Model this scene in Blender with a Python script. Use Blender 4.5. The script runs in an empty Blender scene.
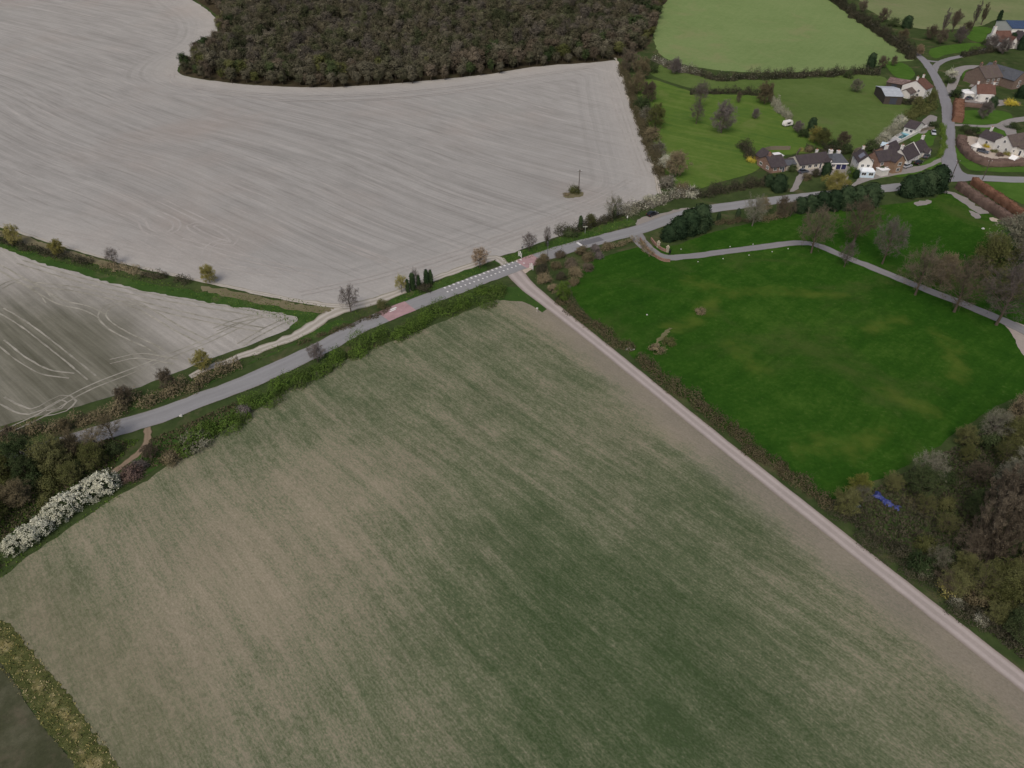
import bpy, bmesh, math, random
import numpy as np
from mathutils import Vector, Matrix
from mathutils.geometry import delaunay_2d_cdt

PI = math.pi
RNG = np.random.default_rng(11)
random.seed(5)
scene = bpy.context.scene
COL = scene.collection

# ------------------------------------------------------------------ camera
CAM_H, PITCH, FOC = 100.0, math.radians(38.0), 705.0
cp, sp = math.cos(PITCH), math.sin(PITCH)
cam_d = bpy.data.cameras.new('drone_camera')
cam = bpy.data.objects.new('drone_camera', cam_d)
COL.objects.link(cam)
cam.location = (0, 0, CAM_H)
cam.rotation_euler = (PI / 2 - PITCH, 0, 0)
cam_d.sensor_width = 36
cam_d.lens = 36 * FOC / 1024
cam_d.clip_start = 1
cam_d.clip_end = 20000
scene.camera = cam


# ------------------------------------------------------------------ terrain
def hgt(x, y):
    hill = 38 * np.exp(-((x + 70) ** 2 / (2 * 190 ** 2) + (y - 660) ** 2 / (2 * 125 ** 2)))
    und = 1.1 * np.sin(x / 47 + 0.8) * np.sin(y / 58 + 0.3) + 0.5 * np.sin(x / 31 - y / 37)
    fade = np.exp(-((x ** 2 + (y - 300) ** 2) / (2 * 420 ** 2)))
    return hill + und * fade


def ray(u, v):
    a, b = (u - 512) / FOC, (384 - v) / FOC
    return a, cp + b * sp, -sp + b * cp


def at(u, v, up=0.0):
    """ground point seen at photo pixel u, v (or a point UP metres above the ground)"""
    dx, dy, dz = ray(u, v)
    z = 0.0
    for _ in range(14):
        t = (z + up - CAM_H) / dz
        z = 0.5 * z + 0.5 * float(hgt(dx * t, dy * t))
    t = (z + up - CAM_H) / dz
    x, y = dx * t, dy * t
    return Vector((x, y, float(hgt(x, y))))


def W2(px):
    return np.array([at(*p)[:2] for p in px])


# ------------------------------------------------------------------ object helpers
def tag(o, label=None, cat=None, group=None, kind=None):
    if label: o['label'] = label
    if cat: o['category'] = cat
    if group: o['group'] = group
    if kind: o['kind'] = kind
    return o


def empty(name, loc, label, cat, group=None, rz=0.0):
    o = bpy.data.objects.new(name, None)
    o.empty_display_size = 0.3
    COL.objects.link(o)
    o.location = loc
    o.rotation_euler = (0, 0, rz)
    return tag(o, label, cat, group)


def mesh_np(name, verts, faces, mats=(), mat_idx=None, smooth=False):
    """faces: list of arrays (n,k)"""
    me = bpy.data.meshes.new(name)
    verts = np.asarray(verts, dtype=np.float32)
    faces = [np.asarray(f, dtype=np.int32) for f in (faces if isinstance(faces, list) else [faces]) if len(f)]
    me.vertices.add(len(verts))
    me.vertices.foreach_set('co', verts.ravel())
    li = np.concatenate([f.ravel() for f in faces])
    tot = np.concatenate([np.full(len(f), f.shape[1], dtype=np.int32) for f in faces])
    st = np.concatenate([[0], np.cumsum(tot)[:-1]]).astype(np.int32)
    me.loops.add(len(li))
    me.loops.foreach_set('vertex_index', li)
    me.polygons.add(len(tot))
    me.polygons.foreach_set('loop_start', st)
    me.polygons.foreach_set('loop_total', tot)
    for m in mats: me.materials.append(m)
    if mat_idx is not None: me.polygons.foreach_set('material_index', np.asarray(mat_idx, dtype=np.int32))
    if smooth: me.polygons.foreach_set('use_smooth', np.ones(len(tot), dtype=bool))
    me.update(calc_edges=True)
    return me


def link(name, me, parent=None, mat=None, loc=None):
    o = bpy.data.objects.new(name, me)
    COL.objects.link(o)
    if parent is not None: o.parent = parent
    if loc is not None: o.location = loc
    if mat is not None:
        if not me.materials: me.materials.append(mat)
        o.material_slots[0].link = 'OBJECT'
        o.material_slots[0].material = mat
    return o


# ------------------------------------------------------------------ material helpers
class NT:
    def __init__(s, name):
        s.m = bpy.data.materials.new(name)
        s.m.use_nodes = True
        s.t = s.m.node_tree
        s.b = s.t.nodes['Principled BSDF']
        s.b.inputs['Specular IOR Level'].default_value = 0.0
        s.b.inputs['Roughness'].default_value = 0.9
        s.obj = s.n('ShaderNodeTexCoord').outputs['Object']

    def n(s, typ, **kw):
        nd = s.t.nodes.new(typ)
        for k, v in kw.items(): setattr(nd, k, v)
        return nd

    def put(s, sock, v):
        if isinstance(v, bpy.types.NodeSocket): s.t.links.new(v, sock)
        elif isinstance(v, (tuple, list)) and len(v) == 3 and sock.type == 'RGBA': sock.default_value = (*v, 1)
        else: sock.default_value = v

    def math(s, op, a, b=0.0, clamp=False):
        nd = s.n('ShaderNodeMath', operation=op, use_clamp=clamp)
        s.put(nd.inputs[0], a); s.put(nd.inputs[1], b)
        return nd.outputs[0]

    def map(s, vec, loc=(0, 0, 0), rot=0.0, scale=(1, 1, 1)):
        if rot:                                  # turn first, then stretch
            r = s.n('ShaderNodeMapping')
            s.put(r.inputs['Vector'], vec)
            r.inputs['Rotation'].default_value = (0, 0, rot)
            vec, rot = r.outputs[0], 0.0
        nd = s.n('ShaderNodeMapping')
        s.put(nd.inputs['Vector'], vec)
        nd.inputs['Location'].default_value = loc
        nd.inputs['Rotation'].default_value = (0, 0, rot)
        nd.inputs['Scale'].default_value = scale
        return nd.outputs[0]

    def noise(s, vec, scale, detail=4, rough=0.55, dist=0.0, color=False):
        nd = s.n('ShaderNodeTexNoise')
        s.put(nd.inputs['Vector'], vec)
        nd.inputs['Scale'].default_value = scale
        nd.inputs['Detail'].default_value = detail
        nd.inputs['Roughness'].default_value = rough
        nd.inputs['Distortion'].default_value = dist
        return nd.outputs['Color' if color else 'Fac']

    def ramp(s, fac, stops, interp='LINEAR'):
        nd = s.n('ShaderNodeValToRGB')
        s.put(nd.inputs[0], fac)
        cr = nd.color_ramp
        cr.interpolation = interp
        while len(cr.elements) < len(stops): cr.elements.new(0.5)
        for e, (p, c) in zip(cr.elements, stops):
            e.position = p
            e.color = (*c, 1) if not isinstance(c, (int, float)) else (c, c, c, 1)
        return nd.outputs[0]

    def step(s, fac, lo, hi):
        nd = s.n('ShaderNodeMapRange', clamp=True)
        nd.interpolation_type = 'SMOOTHSTEP'
        s.put(nd.inputs['Value'], fac)
        nd.inputs['From Min'].default_value = lo
        nd.inputs['From Max'].default_value = hi
        return nd.outputs[0]

    def mix(s, f, a, b, mode='MIX'):
        nd = s.n('ShaderNodeMix', data_type='RGBA', blend_type=mode)
        s.put(nd.inputs[0], f); s.put(nd.inputs[6], a); s.put(nd.inputs[7], b)
        return nd.outputs[2]

    def scale(s, col, f):
        """multiply a colour by a scalar socket"""
        nd = s.n('ShaderNodeVectorMath', operation='SCALE')
        s.put(nd.inputs[0], col); s.put(nd.inputs['Scale'], f)
        return nd.outputs[0]

    def vadd(s, a, b, k=1.0):
        nd = s.n('ShaderNodeVectorMath', operation='MULTIPLY_ADD')
        s.put(nd.inputs[0], b); nd.inputs[1].default_value = (k, k, 0); s.put(nd.inputs[2], a)
        return nd.outputs[0]

    def attr(s, name):
        return s.n('ShaderNodeAttribute', attribute_name=name).outputs['Fac']

    def bump(s, h, strength=0.4, dist=0.1):
        nd = s.n('ShaderNodeBump')
        s.put(nd.inputs['Height'], h)
        nd.inputs['Strength'].default_value = strength
        nd.inputs['Distance'].default_value = dist
        s.t.links.new(nd.outputs[0], s.b.inputs['Normal'])

    def col(s, c):
        s.put(s.b.inputs['Base Color'], c)
        return s.m

    def grain(s, col, scale, amt, vec=None, detail=3):
        """multiply by 1 +- amt"""
        g = s.noise(vec if vec is not None else s.obj, scale, detail, 0.7)
        return s.scale(col, s.math('ADD', s.math('MULTIPLY', s.math('SUBTRACT', g, 0.5), 2 * amt), 1.0))


def plain(name, c, rough=0.8, spec=0.2, grain=0.12, gs=1.5, metal=0.0):
    t = NT(name)
    t.b.inputs['Roughness'].default_value = rough
    t.b.inputs['Specular IOR Level'].default_value = spec
    t.b.inputs['Metallic'].default_value = metal
    return t.col(t.grain(t.mix(0.0, c, c), gs, grain, detail=5))


def vp_rot(vx):
    """mapping rotation that lays X along the ground direction vanishing at pixel (vx, horizon)"""
    dx, dy = (vx - 512) / FOC, cp + math.tan(PITCH) * sp
    return -math.atan2(dy, dx)


def attr_dist(pts, line):
    """distance of points to a polyline"""
    a, b = line[:-1], line[1:]
    ab = b - a
    L2 = np.maximum((ab ** 2).sum(1), 1e-9)
    out = np.empty(len(pts))
    for i in range(0, len(pts), 2000):
        p = pts[i:i + 2000, None, :]
        t = np.clip(((p - a) * ab).sum(2) / L2, 0, 1)
        out[i:i + 2000] = np.sqrt(((p - a - t[..., None] * ab) ** 2).sum(2)).min(1)
    return out


# ------------------------------------------------------------------ ground sheets
def catmull(p, closed, step):
    p = np.asarray(p, float)
    n = len(p)
    out = []
    for i in range(n if closed else n - 1):
        if closed: p0, p1, p2, p3 = p[(i - 1) % n], p[i], p[(i + 1) % n], p[(i + 2) % n]
        else: p0, p1, p2, p3 = p[max(i - 1, 0)], p[i], p[i + 1], p[min(i + 2, n - 1)]
        # centripetal-like tangents, limited so that uneven spacing cannot overshoot
        d = np.linalg.norm(p2 - p1)
        t1 = (p2 - p0); t2 = (p3 - p1)
        l1, l2 = np.linalg.norm(t1), np.linalg.norm(t2)
        t1 = t1 / max(l1, 1e-6) * min(d, np.linalg.norm(p1 - p0) + 1e-6 if np.linalg.norm(p1 - p0) > 0 else d)
        t2 = t2 / max(l2, 1e-6) * min(d, np.linalg.norm(p3 - p2) + 1e-6 if np.linalg.norm(p3 - p2) > 0 else d)
        m = max(1, int(round(d / step)))
        for k in range(m):
            s = k / m
            out.append((2 * s ** 3 - 3 * s ** 2 + 1) * p1 + (s ** 3 - 2 * s ** 2 + s) * t1 + (-2 * s ** 3 + 3 * s ** 2) * p2 + (s ** 3 - s ** 2) * t2)
    if not closed: out.append(p[-1])
    return np.array(out)


def inside(pts, poly):
    x, y = pts[:, 0], pts[:, 1]
    r = np.zeros(len(pts), bool)
    j = len(poly) - 1
    for i in range(len(poly)):
        xi, yi = poly[i]; xj, yj = poly[j]
        c = ((yi > y) != (yj > y)) & (x < (xj - xi) * (y - yi) / (yj - yi + 1e-12) + xi)
        r ^= c
        j = i
    return r


def sheet(name, px, off, mat, step=5.0, jit=0.25, edge=False, smooth=True, label=None, world=None, lines=()):
    w = W2(px) if world is None else np.asarray(world, float)
    b = catmull(w, True, step * 0.5) if smooth else w
    if not smooth:
        c = []
        for i in range(len(w)):
            q = w[(i + 1) % len(w)]
            m = max(1, int(np.linalg.norm(q - w[i]) / (step * 0.5)))
            c += [w[i] + (q - w[i]) * k / m for k in range(m)]
        b = np.array(c)
    if jit: b = b + RNG.normal(0, jit, b.shape)
    lo, hi = b.min(0), b.max(0)
    gx, gy = np.meshgrid(np.arange(lo[0], hi[0], step), np.arange(lo[1], hi[1], step))
    g = np.stack([gx.ravel(), gy.ravel()], 1)
    g = g + RNG.uniform(-.15, .15, g.shape) * step
    g = g[inside(g, b)]
    closed = np.vstack([b, b[:1]])
    if len(g):
        d = attr_dist(g, closed)
        g = g[d > step * 0.35]
    allp = np.vstack([b, g]) if len(g) else b
    edges = [(i, (i + 1) % len(b)) for i in range(len(b))]
    vs, es, fs, *_ = delaunay_2d_cdt([Vector(p) for p in allp], edges, [], 1, 1e-4)
    v2 = np.array([(v.x, v.y) for v in vs])
    z = hgt(v2[:, 0], v2[:, 1]) + off
    F = np.array([f if len(f) == 3 else f[:3] for f in fs])
    # all faces up
    A, B, C = v2[F[:, 0]], v2[F[:, 1]], v2[F[:, 2]]
    s = (B[:, 0] - A[:, 0]) * (C[:, 1] - A[:, 1]) - (B[:, 1] - A[:, 1]) * (C[:, 0] - A[:, 0])
    F[s < 0] = F[s < 0][:, ::-1]
    me = mesh_np(name, np.column_stack([v2, z]), [F], [mat], smooth=True)
    if edge:
        d = attr_dist(v2, closed)
        at_ = me.attributes.new('rim', 'FLOAT', 'POINT')
        at_.data.foreach_set('value', d.astype(np.float32))
    for k, ln in lines:
        at_ = me.attributes.new(k, 'FLOAT', 'POINT')
        at_.data.foreach_set('value', attr_dist(v2, catmull(W2(ln), False, 6)).astype(np.float32))
    o = link(name, me)
    return tag(o, label, kind='structure'), b


def strip(name, px, width, off, mat, step=2.0, jit=0.0, cuts=2, world=None, label=None):
    w = W2(px) if world is None else np.asarray(world, float)
    c = catmull(w, False, step)
    d = np.gradient(c, axis=0)
    d /= np.linalg.norm(d, axis=1)[:, None] + 1e-9
    nrm = np.column_stack([-d[:, 1], d[:, 0]])
    s = np.concatenate([[0], np.cumsum(np.linalg.norm(np.diff(c, axis=0), axis=1))])
    if isinstance(width, (int, float)): wd = np.full(len(c), float(width))
    else: wd = np.interp(np.linspace(0, 1, len(c)), np.linspace(0, 1, len(width)), width)
    n = len(c); k = cuts + 1
    V, UV = [], []
    for j in range(k):
        q = (j / cuts - 0.5)
        ww = wd * q
        if jit and j in (0, cuts): ww = ww + RNG.normal(0, jit, n)
        p = c + nrm * ww[:, None]
        V.append(np.column_stack([p, hgt(p[:, 0], p[:, 1]) + off]))
        UV.append(np.column_stack([np.full(n, q), s]))
    V = np.stack(V, 1).reshape(-1, 3); UV = np.stack(UV, 1).reshape(-1, 2)
    F = []
    i = np.arange(n - 1)
    for j in range(cuts):
        F.append(np.column_stack([i * k + j, (i + 1) * k + j, (i + 1) * k + j + 1, i * k + j + 1]))
    F = np.vstack(F)
    me = mesh_np(name, V, [F], [mat], smooth=True)
    uv = me.uv_layers.new(name='UVMap')
    li = np.empty(len(me.loops), dtype=np.int32)
    me.loops.foreach_get('vertex_index', li)
    uv.data.foreach_set('uv', UV[li].astype(np.float32).ravel())
    return tag(link(name, me), label, kind='structure')


# ------------------------------------------------------------------ ground materials
def m_grey_field():
    t = NT('tilled_chalk_soil')
    warp = t.vadd(t.obj, t.noise(t.obj, 0.004, 2, 0.5, color=True), 22)
    v = t.map(warp, rot=vp_rot(-700), scale=(0.010, 0.30, 1))
    v2 = t.map(warp, rot=vp_rot(-700), scale=(0.02, 1.0, 1))
    s1 = t.noise(v, 1.0, 5, 0.65)
    s2 = t.noise(v2, 1.0, 3, 0.6)
    rim = t.attr('rim')
    comb = t.n('ShaderNodeCombineXYZ')
    t.put(comb.inputs[0], t.math('MULTIPLY', rim, 0.33))
    jit = t.math('MULTIPLY', t.noise(t.obj, 0.02, 3), 1.6)
    t.put(comb.inputs[1], jit)
    s3 = t.noise(comb.outputs[0], 1.0, 4, 0.7)
    head = t.step(t.math('ADD', rim, t.math('MULTIPLY', t.noise(t.obj, 0.03, 3), 12)), 34, 24)
    st = t.mix(head, s1, s3)
    c = t.ramp(st, [(0.30, (0.228, 0.222, 0.206)), (0.48, (0.272, 0.266, 0.248)), (0.68, (0.318, 0.311, 0.290))])
    c = t.mix(t.math('MULTIPLY', t.step(s2, 0.54, 0.72), .7), c, (0.35, 0.334, 0.306))
    c = t.mix(t.math('MULTIPLY', t.step(s2, 0.46, 0.30), .6), c, (0.205, 0.195, 0.180))
    # pale headland and broad reddish / greenish patches
    s4 = t.noise(t.map(warp, rot=vp_rot(-700), scale=(0.008, 2.4, 1)), 1.0, 2, 0.5)
    c = t.scale(c, t.math('ADD', t.math('MULTIPLY', t.math('SUBTRACT', s4, .5), t.math('MULTIPLY', t.math('SUBTRACT', 1.0, head), .24)), 1.0))
    c = t.mix(t.math('MULTIPLY', t.step(t.math('ADD', rim, t.math('MULTIPLY', t.noise(t.obj, .04, 3), 8)), 22, 7), 0.6), c, (0.36, 0.346, 0.318))
    c = t.mix(t.math('MULTIPLY', t.step(t.noise(t.obj, 0.012, 4), 0.5, 0.72), 0.55), c, (0.292, 0.258, 0.228))
    c = t.mix(t.math('MULTIPLY', t.step(t.noise(t.map(t.obj, (70, 20, 0)), 0.016, 4), 0.52, 0.75), 0.5), c, (0.262, 0.262, 0.242))
    c = t.grain(c, 0.12, 0.10)
    c = t.grain(c, 1.3, 0.16, detail=6)
    t.bump(t.noise(t.obj, 1.2, 5, .7), .5, .15)
    return t.col(c)


def m_left_field():
    t = NT('drilled_pale_soil')
    v = t.map(t.obj, rot=vp_rot(-560), scale=(0.02, 0.5, 1))
    s1 = t.noise(v, 1.0, 5, 0.65)
    big = t.noise(t.obj, 0.018, 4)
    rim = t.attr('green')
    c = t.ramp(s1, [(0.3, (0.26, 0.25, 0.225)), (0.5, (0.305, 0.293, 0.265)), (0.72, (0.37, 0.355, 0.325))])
    g = t.ramp(s1, [(0.3, (0.080, 0.080, 0.056)), (0.5, (0.122, 0.120, 0.090)), (0.74, (0.20, 0.195, 0.155))])
    f = t.step(t.math('ADD', rim, t.math('MULTIPLY', t.math('SUBTRACT', big, 0.5), 50)), 36, 4)
    c = t.mix(t.math('MULTIPLY', f, .95), c, g)
    c = t.grain(c, 0.25, 0.12)
    c = t.grain(c, 1.6, 0.17, detail=6)
    t.bump(t.noise(t.obj, 1.2, 5, .7), .5, .15)
    return t.col(c)


def m_crop():
    t = NT('young_crop_rows')
    rot = vp_rot(-300)
    warp = t.vadd(t.obj, t.noise(t.obj, 0.012, 2, color=True), 9)
    s1 = t.noise(t.map(warp, rot=rot, scale=(0.055, 0.62, 1)), 1.0, 5, 0.66)
    s0 = t.noise(t.map(warp, rot=rot, scale=(0.015, 0.16, 1)), 1.0, 4, 0.6)
    fine = t.noise(t.map(t.obj, rot=rot, scale=(0.8, 3.6, 1)), 1.0, 4, 0.75)
    speck = t.noise(t.obj, 2.6, 3, 0.8)
    broad = t.noise(t.obj, 0.022, 3)
    f = t.math('ADD', t.math('MULTIPLY', t.attr('vigour'), 0.74), 0.215)
    f = t.math('ADD', f, t.math('MULTIPLY', t.math('SUBTRACT', s1, 0.5), 0.52))
    f = t.math('ADD', f, t.math('MULTIPLY', t.math('SUBTRACT', s0, 0.5), 0.32))
    f = t.math('ADD', f, t.math('MULTIPLY', t.math('SUBTRACT', t.noise(t.obj, 0.16, 4, .65), 0.5), 0.25))
    f = t.math('ADD', f, t.math('MULTIPLY', t.math('SUBTRACT', broad, 0.5), 0.5))
    f = t.math('ADD', f, t.math('MULTIPLY', t.math('SUBTRACT', fine, 0.5), 0.75))
    f = t.math('ADD', f, t.math('MULTIPLY', t.math('SUBTRACT', speck, 0.5), 0.60))
    # bare margin beside the farm track
    bare = t.step(t.math('ADD', t.attr('track'), t.math('MULTIPLY', t.noise(t.obj, 0.25, 4), 7)), 13.5, 4.0)
    f = t.math('SUBTRACT', f, t.math('MULTIPLY', bare, 0.24))
    c = t.ramp(f, [(0.20, (0.262, 0.232, 0.168)), (0.38, (0.214, 0.195, 0.137)), (0.50, (0.165, 0.165, 0.108)), (0.64, (0.100, 0.118, 0.066)), (0.86, (0.046, 0.070, 0.030))])
    c = t.mix(t.math('MULTIPLY', bare, .6), c, (0.172, 0.156, 0.132))
    # olive weeds in the west corner
    c = t.mix(t.math('MULTIPLY', t.step(t.attr('corner'), 18, 2), 0.45), c, t.ramp(t.noise(t.obj, 0.5, 5, 0.7), [(0.3, (0.09, 0.092, 0.05)), (0.7, (0.2, 0.18, 0.12))]))
    # pale flinty streaks
    c = t.mix(t.math('MULTIPLY', t.step(fine, 0.6, 0.78), 0.42), c, (0.30, 0.275, 0.21))
    c = t.grain(c, 0.07, 0.14)
    c = t.grain(c, 2.2, 0.30, detail=4)
    t.bump(speck, .5, .12)
    return t.col(c)


def m_grass(name, dark, mid, light, brown=None, bscale=0.03, bamt=0.5, rot=None, stripe=0.0, grain=.16, period=1.6):
    t = NT(name)
    n1 = t.noise(t.obj, bscale, 5, 0.6)
    n2 = t.noise(t.obj, 0.35, 5, 0.7)
    f = t.math('ADD', t.math('MULTIPLY', n1, 0.55), t.math('MULTIPLY', n2, 0.45))
    if rot is not None:
        s = t.noise(t.map(t.vadd(t.obj, t.noise(t.obj, .01, 2, color=True), 14), rot=rot, scale=(0.012, 1 / period, 1)), 1, 3, 0.6)
        f = t.math('ADD', f, t.math('MULTIPLY', t.math('SUBTRACT', s, 0.5), stripe))
    c = t.ramp(f, [(0.30, dark), (0.5, mid), (0.70, light)])
    if brown:
        b = t.noise(t.map(t.obj, (37, 11, 0)), bscale * 1.7, 5, 0.65, 0.6)
        c = t.mix(t.math('MULTIPLY', t.step(b, 0.52, 0.74), bamt), c, brown)
    c = t.grain(c, 1.8, grain, detail=5)
    t.bump(t.noise(t.obj, 1.5, 4, .7), .4, .15)
    return t.col(c)


def m_road(name, base, edge_c, wear=0.5):
    t = NT(name)
    uv = t.n('ShaderNodeUVMap').outputs[0]
    sep = t.n('ShaderNodeSeparateXYZ'); t.put(sep.inputs[0], uv)
    a = t.math('ABSOLUTE', sep.outputs[0])
    wob = t.math('MULTIPLY', t.math('SUBTRACT', t.noise(t.obj, 0.4, 4, .7), 0.5), 0.14)
    a = t.math('ADD', a, wob)
    wheel = t.math('MULTIPLY', t.step(t.math('ABSOLUTE', t.math('SUBTRACT', a, 0.25)), 0.10, 0.02), wear)
    c = t.grain(t.mix(0.0, base, base), 0.15, 0.12)
    c = t.mix(t.math('MULTIPLY', wheel, .5), c, tuple(x * 1.18 for x in base))
    c = t.mix(t.step(a, 0.43, 0.52), c, edge_c)
    long = t.noise(t.map(uv, scale=(5, .06, 1)), 1, 4, .6)
    c = t.scale(c, t.math('ADD', t.math('MULTIPLY', long, .3), .85))
    c = t.grain(c, 2.5, 0.12, detail=5)
    t.b.inputs['Roughness'].default_value = .8
    return t.col(c)


def m_track(name, rut, mid, side):
    t = NT(name)
    uv = t.n('ShaderNodeUVMap').outputs[0]
    sep = t.n('ShaderNodeSeparateXYZ'); t.put(sep.inputs[0], uv)
    a = t.math('ABSOLUTE', t.math('ADD', sep.outputs[0], t.math('MULTIPLY', t.math('SUBTRACT', t.noise(t.obj, 0.06, 3, .5), .5), .10)))
    r = t.step(t.math('ABSOLUTE', t.math('SUBTRACT', a, 0.24)), 0.17, 0.04)
    c = t.mix(r, mid, rut)
    c = t.mix(t.step(t.math('ADD', a, t.math('MULTIPLY', t.noise(t.obj, .7, 4, .7), .16)), 0.44, 0.56), c, side)
    c = t.grain(c, 0.2, 0.12)
    c = t.grain(c, 2.0, 0.16, detail=5)
    return t.col(c)


def m_mark(name, lo, hi, sc=.2):
    t = NT(name)
    c = t.ramp(t.noise(t.obj, sc, 5, .7), [(.36, lo), (.66, hi)])
    return t.col(t.grain(c, 2.0, .15))


M_GREY, M_LEFT, M_CROP = m_grey_field(), m_left_field(), m_crop()
G_VERGE = m_grass('rough_verge_grass', (0.026, 0.040, 0.015), (0.042, 0.062, 0.022), (0.068, 0.088, 0.032), (0.10, 0.088, 0.05), 0.06, 0.85)


def m_park():
    t = NT('park_turf')
    n1 = t.noise(t.obj, 0.02, 5, 0.6)
    n2 = t.noise(t.obj, 0.16, 5, 0.7)
    n3 = t.noise(t.obj, 0.9, 4, 0.75)
    st = t.noise(t.map(t.vadd(t.obj, t.noise(t.obj, .012, 2, color=True), 40), rot=vp_rot(1500), scale=(0.02, .5, 1)), 1, 4, .65)
    f = t.math('ADD', t.math('MULTIPLY', n1, .45), t.math('MULTIPLY', n2, .35))
    f = t.math('ADD', f, t.math('MULTIPLY', t.math('SUBTRACT', n3, .5), .35))
    f = t.math('ADD', f, t.math('MULTIPLY', t.math('SUBTRACT', st, .5), .30))
    f = t.math('ADD', f, .10)
    c = t.ramp(f, [(0.30, (0.013, 0.045, 0.006)), (0.5, (0.023, 0.066, 0.008)), (0.70, (0.046, 0.098, 0.014)), (.9, (0.08, .118, .028))])
    dull = t.step(t.noise(t.map(t.obj, (37, 11, 0)), 0.03, 5, .65, .6), .50, .72)
    c = t.mix(t.math('MULTIPLY', dull, .75), c, (0.055, 0.078, 0.020))
    w = t.step(t.math('ADD', t.attr('worn'), t.math('MULTIPLY', t.noise(t.obj, .2, 5, .7), 9)), 8.5, 3.5)
    c = t.mix(t.math('MULTIPLY', w, .62), c, (0.085, 0.115, 0.020))
    c = t.mix(t.math('MULTIPLY', t.step(n3, .58, .78), .5), c, (0.085, 0.108, 0.035))
    c = t.grain(c, 1.6, .26, detail=5)
    t.bump(n3, .5, .2)
    return t.col(c)


G_PARK = m_park()
G_PADD = m_grass('paddock_turf', (0.058, 0.112, 0.024), (0.080, 0.132, 0.026), (0.112, 0.160, 0.040), (0.125, 0.150, 0.048), 0.03, 0.6, vp_rot(-650), 0.5, .15, 2.6)
G_PAST = m_grass('pasture_turf', (0.064, 0.104, 0.028), (0.084, 0.126, 0.035), (0.106, 0.148, 0.048), (0.115, 0.125, 0.055), 0.035, 0.5)
G_MEAD = m_grass('meadow_turf', (0.120, 0.175, 0.062), (0.148, 0.205, 0.078), (0.175, 0.225, 0.092), (0.20, 0.20, 0.10), 0.02, 0.6, vp_rot(1100), 0.2)
G_FAR = m_grass('far_pasture_turf', (0.12, 0.155, 0.065), (0.15, 0.18, 0.08), (0.19, 0.205, 0.105), (0.2, 0.18, 0.11), 0.02, 0.6)
G_LAWN = m_grass('garden_lawn', (0.042, 0.090, 0.016), (0.055, 0.112, 0.020), (0.075, 0.135, 0.028), None, 0.08)
G_BRIGHT = m_grass('lush_verge_grass', (0.026, 0.056, 0.014), (0.038, 0.076, 0.018), (0.060, 0.098, 0.028), (0.11, 0.10, 0.055), 0.07, 0.75)
G_DRY = m_grass('dry_margin_grass', (0.10, 0.095, 0.05), (0.15, 0.135, 0.08), (0.2, 0.18, 0.12), None, 0.06)


def m_tussock():
    t = NT('tussocky_margin')
    n1 = t.noise(t.obj, 0.35, 5, .7); n2 = t.noise(t.map(t.obj, (5, 9, 0)), 0.9, 5, .75)
    green = t.ramp(n2, [(.3, (.036, .046, .015)), (.5, (.066, .076, .026)), (.7, (.105, .11, .045))])
    straw = t.ramp(n2, [(.3, (.11, .10, .035)), (.5, (.20, .175, .08)), (.72, (.33, .285, .165))])
    f = t.math('ADD', t.math('MULTIPLY', t.step(t.attr('rim'), .3, 2.2), .55), t.math('MULTIPLY', t.math('SUBTRACT', n1, .5), 2.6))
    c = t.mix(t.step(f, .15, .75), green, straw)
    t.bump(n2, .6, .3)
    return t.col(t.grain(c, 2.2, .3, detail=5))


G_TUSS = m_tussock()
G_DARK = m_grass('dark_rough_ground', (0.038, 0.044, 0.022), (0.054, 0.058, 0.033), (0.095, 0.095, 0.062), (.10, .085, .06), 0.12, .7, grain=.35)
G_WOOD = m_grass('leaf_litter', (0.03, 0.026, 0.017), (0.05, 0.042, 0.026), (0.075, 0.062, 0.038), (0.04, 0.055, 0.02), 0.05, .6)
M_ASPH = m_road('worn_asphalt', (0.225, 0.227, 0.228), (0.19, 0.18, 0.155))
M_LANE = m_road('lane_asphalt', (0.20, 0.20, 0.21), (0.15, 0.14, 0.11), .3)
M_DRIVE = m_road('drive_tarmac', (0.20, 0.198, 0.198), (0.13, 0.12, 0.085), .4)
M_TRACK = m_track('farm_track_hardcore', (0.360, 0.322, 0.300), (0.298, 0.264, 0.244), (0.245, 0.210, 0.186))
M_CHALK = m_track('chalk_track', (0.40, 0.375, 0.33), (0.31, 0.29, 0.245), (0.22, 0.205, 0.155))
M_PATH = m_track('earth_footpath', (0.22, 0.17, 0.12), (0.2, 0.155, 0.11), (0.10, 0.09, 0.05))
M_GRAVEL = plain('pale_gravel', (0.40, 0.34, 0.28), grain=.25, gs=.8)
M_APRON = plain('trodden_gravel', (0.29, 0.255, 0.225), grain=.3, gs=.5)
M_GRAVEL2 = plain('grey_gravel', (0.23, 0.215, 0.20), grain=.25, gs=.8)
M_WHITEPAINT = plain('road_paint', (0.60, 0.60, 0.58), grain=.3, gs=2)
M_RED = plain('red_road_surfacing', (0.325, 0.215, 0.218), grain=.45, gs=.5)
M_DARKPATCH = plain('dark_new_asphalt', (0.13, 0.13, 0.135), grain=.15)

# ------------------------------------------------------------------ base ground
ax = np.concatenate([np.array([-9000, -5000, -3000, -2000, -1400, -1000, -760]), np.arange(-600, 601, 8.0), np.array([760, 1000, 1400, 2000, 3000, 5000, 9000])])
ay = np.concatenate([np.array([-3000, -1500, -700, -300, -120]), np.arange(-40, 1001, 8.0), np.array([1200, 1600, 2200, 3200, 5000, 9000])])
gx, gy = np.meshgrid(ax, ay)
gv = np.column_stack([gx.ravel(), gy.ravel(), hgt(gx, gy).ravel()])
ii, jj = np.meshgrid(np.arange(len(ax) - 1), np.arange(len(ay) - 1))
a0 = (jj * len(ax) + ii).ravel()
tag(link('ground', mesh_np('ground', gv, [np.column_stack([a0, a0 + 1, a0 + 1 + len(ax), a0 + len(ax)])], [G_VERGE], smooth=True)), kind='structure')

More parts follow.
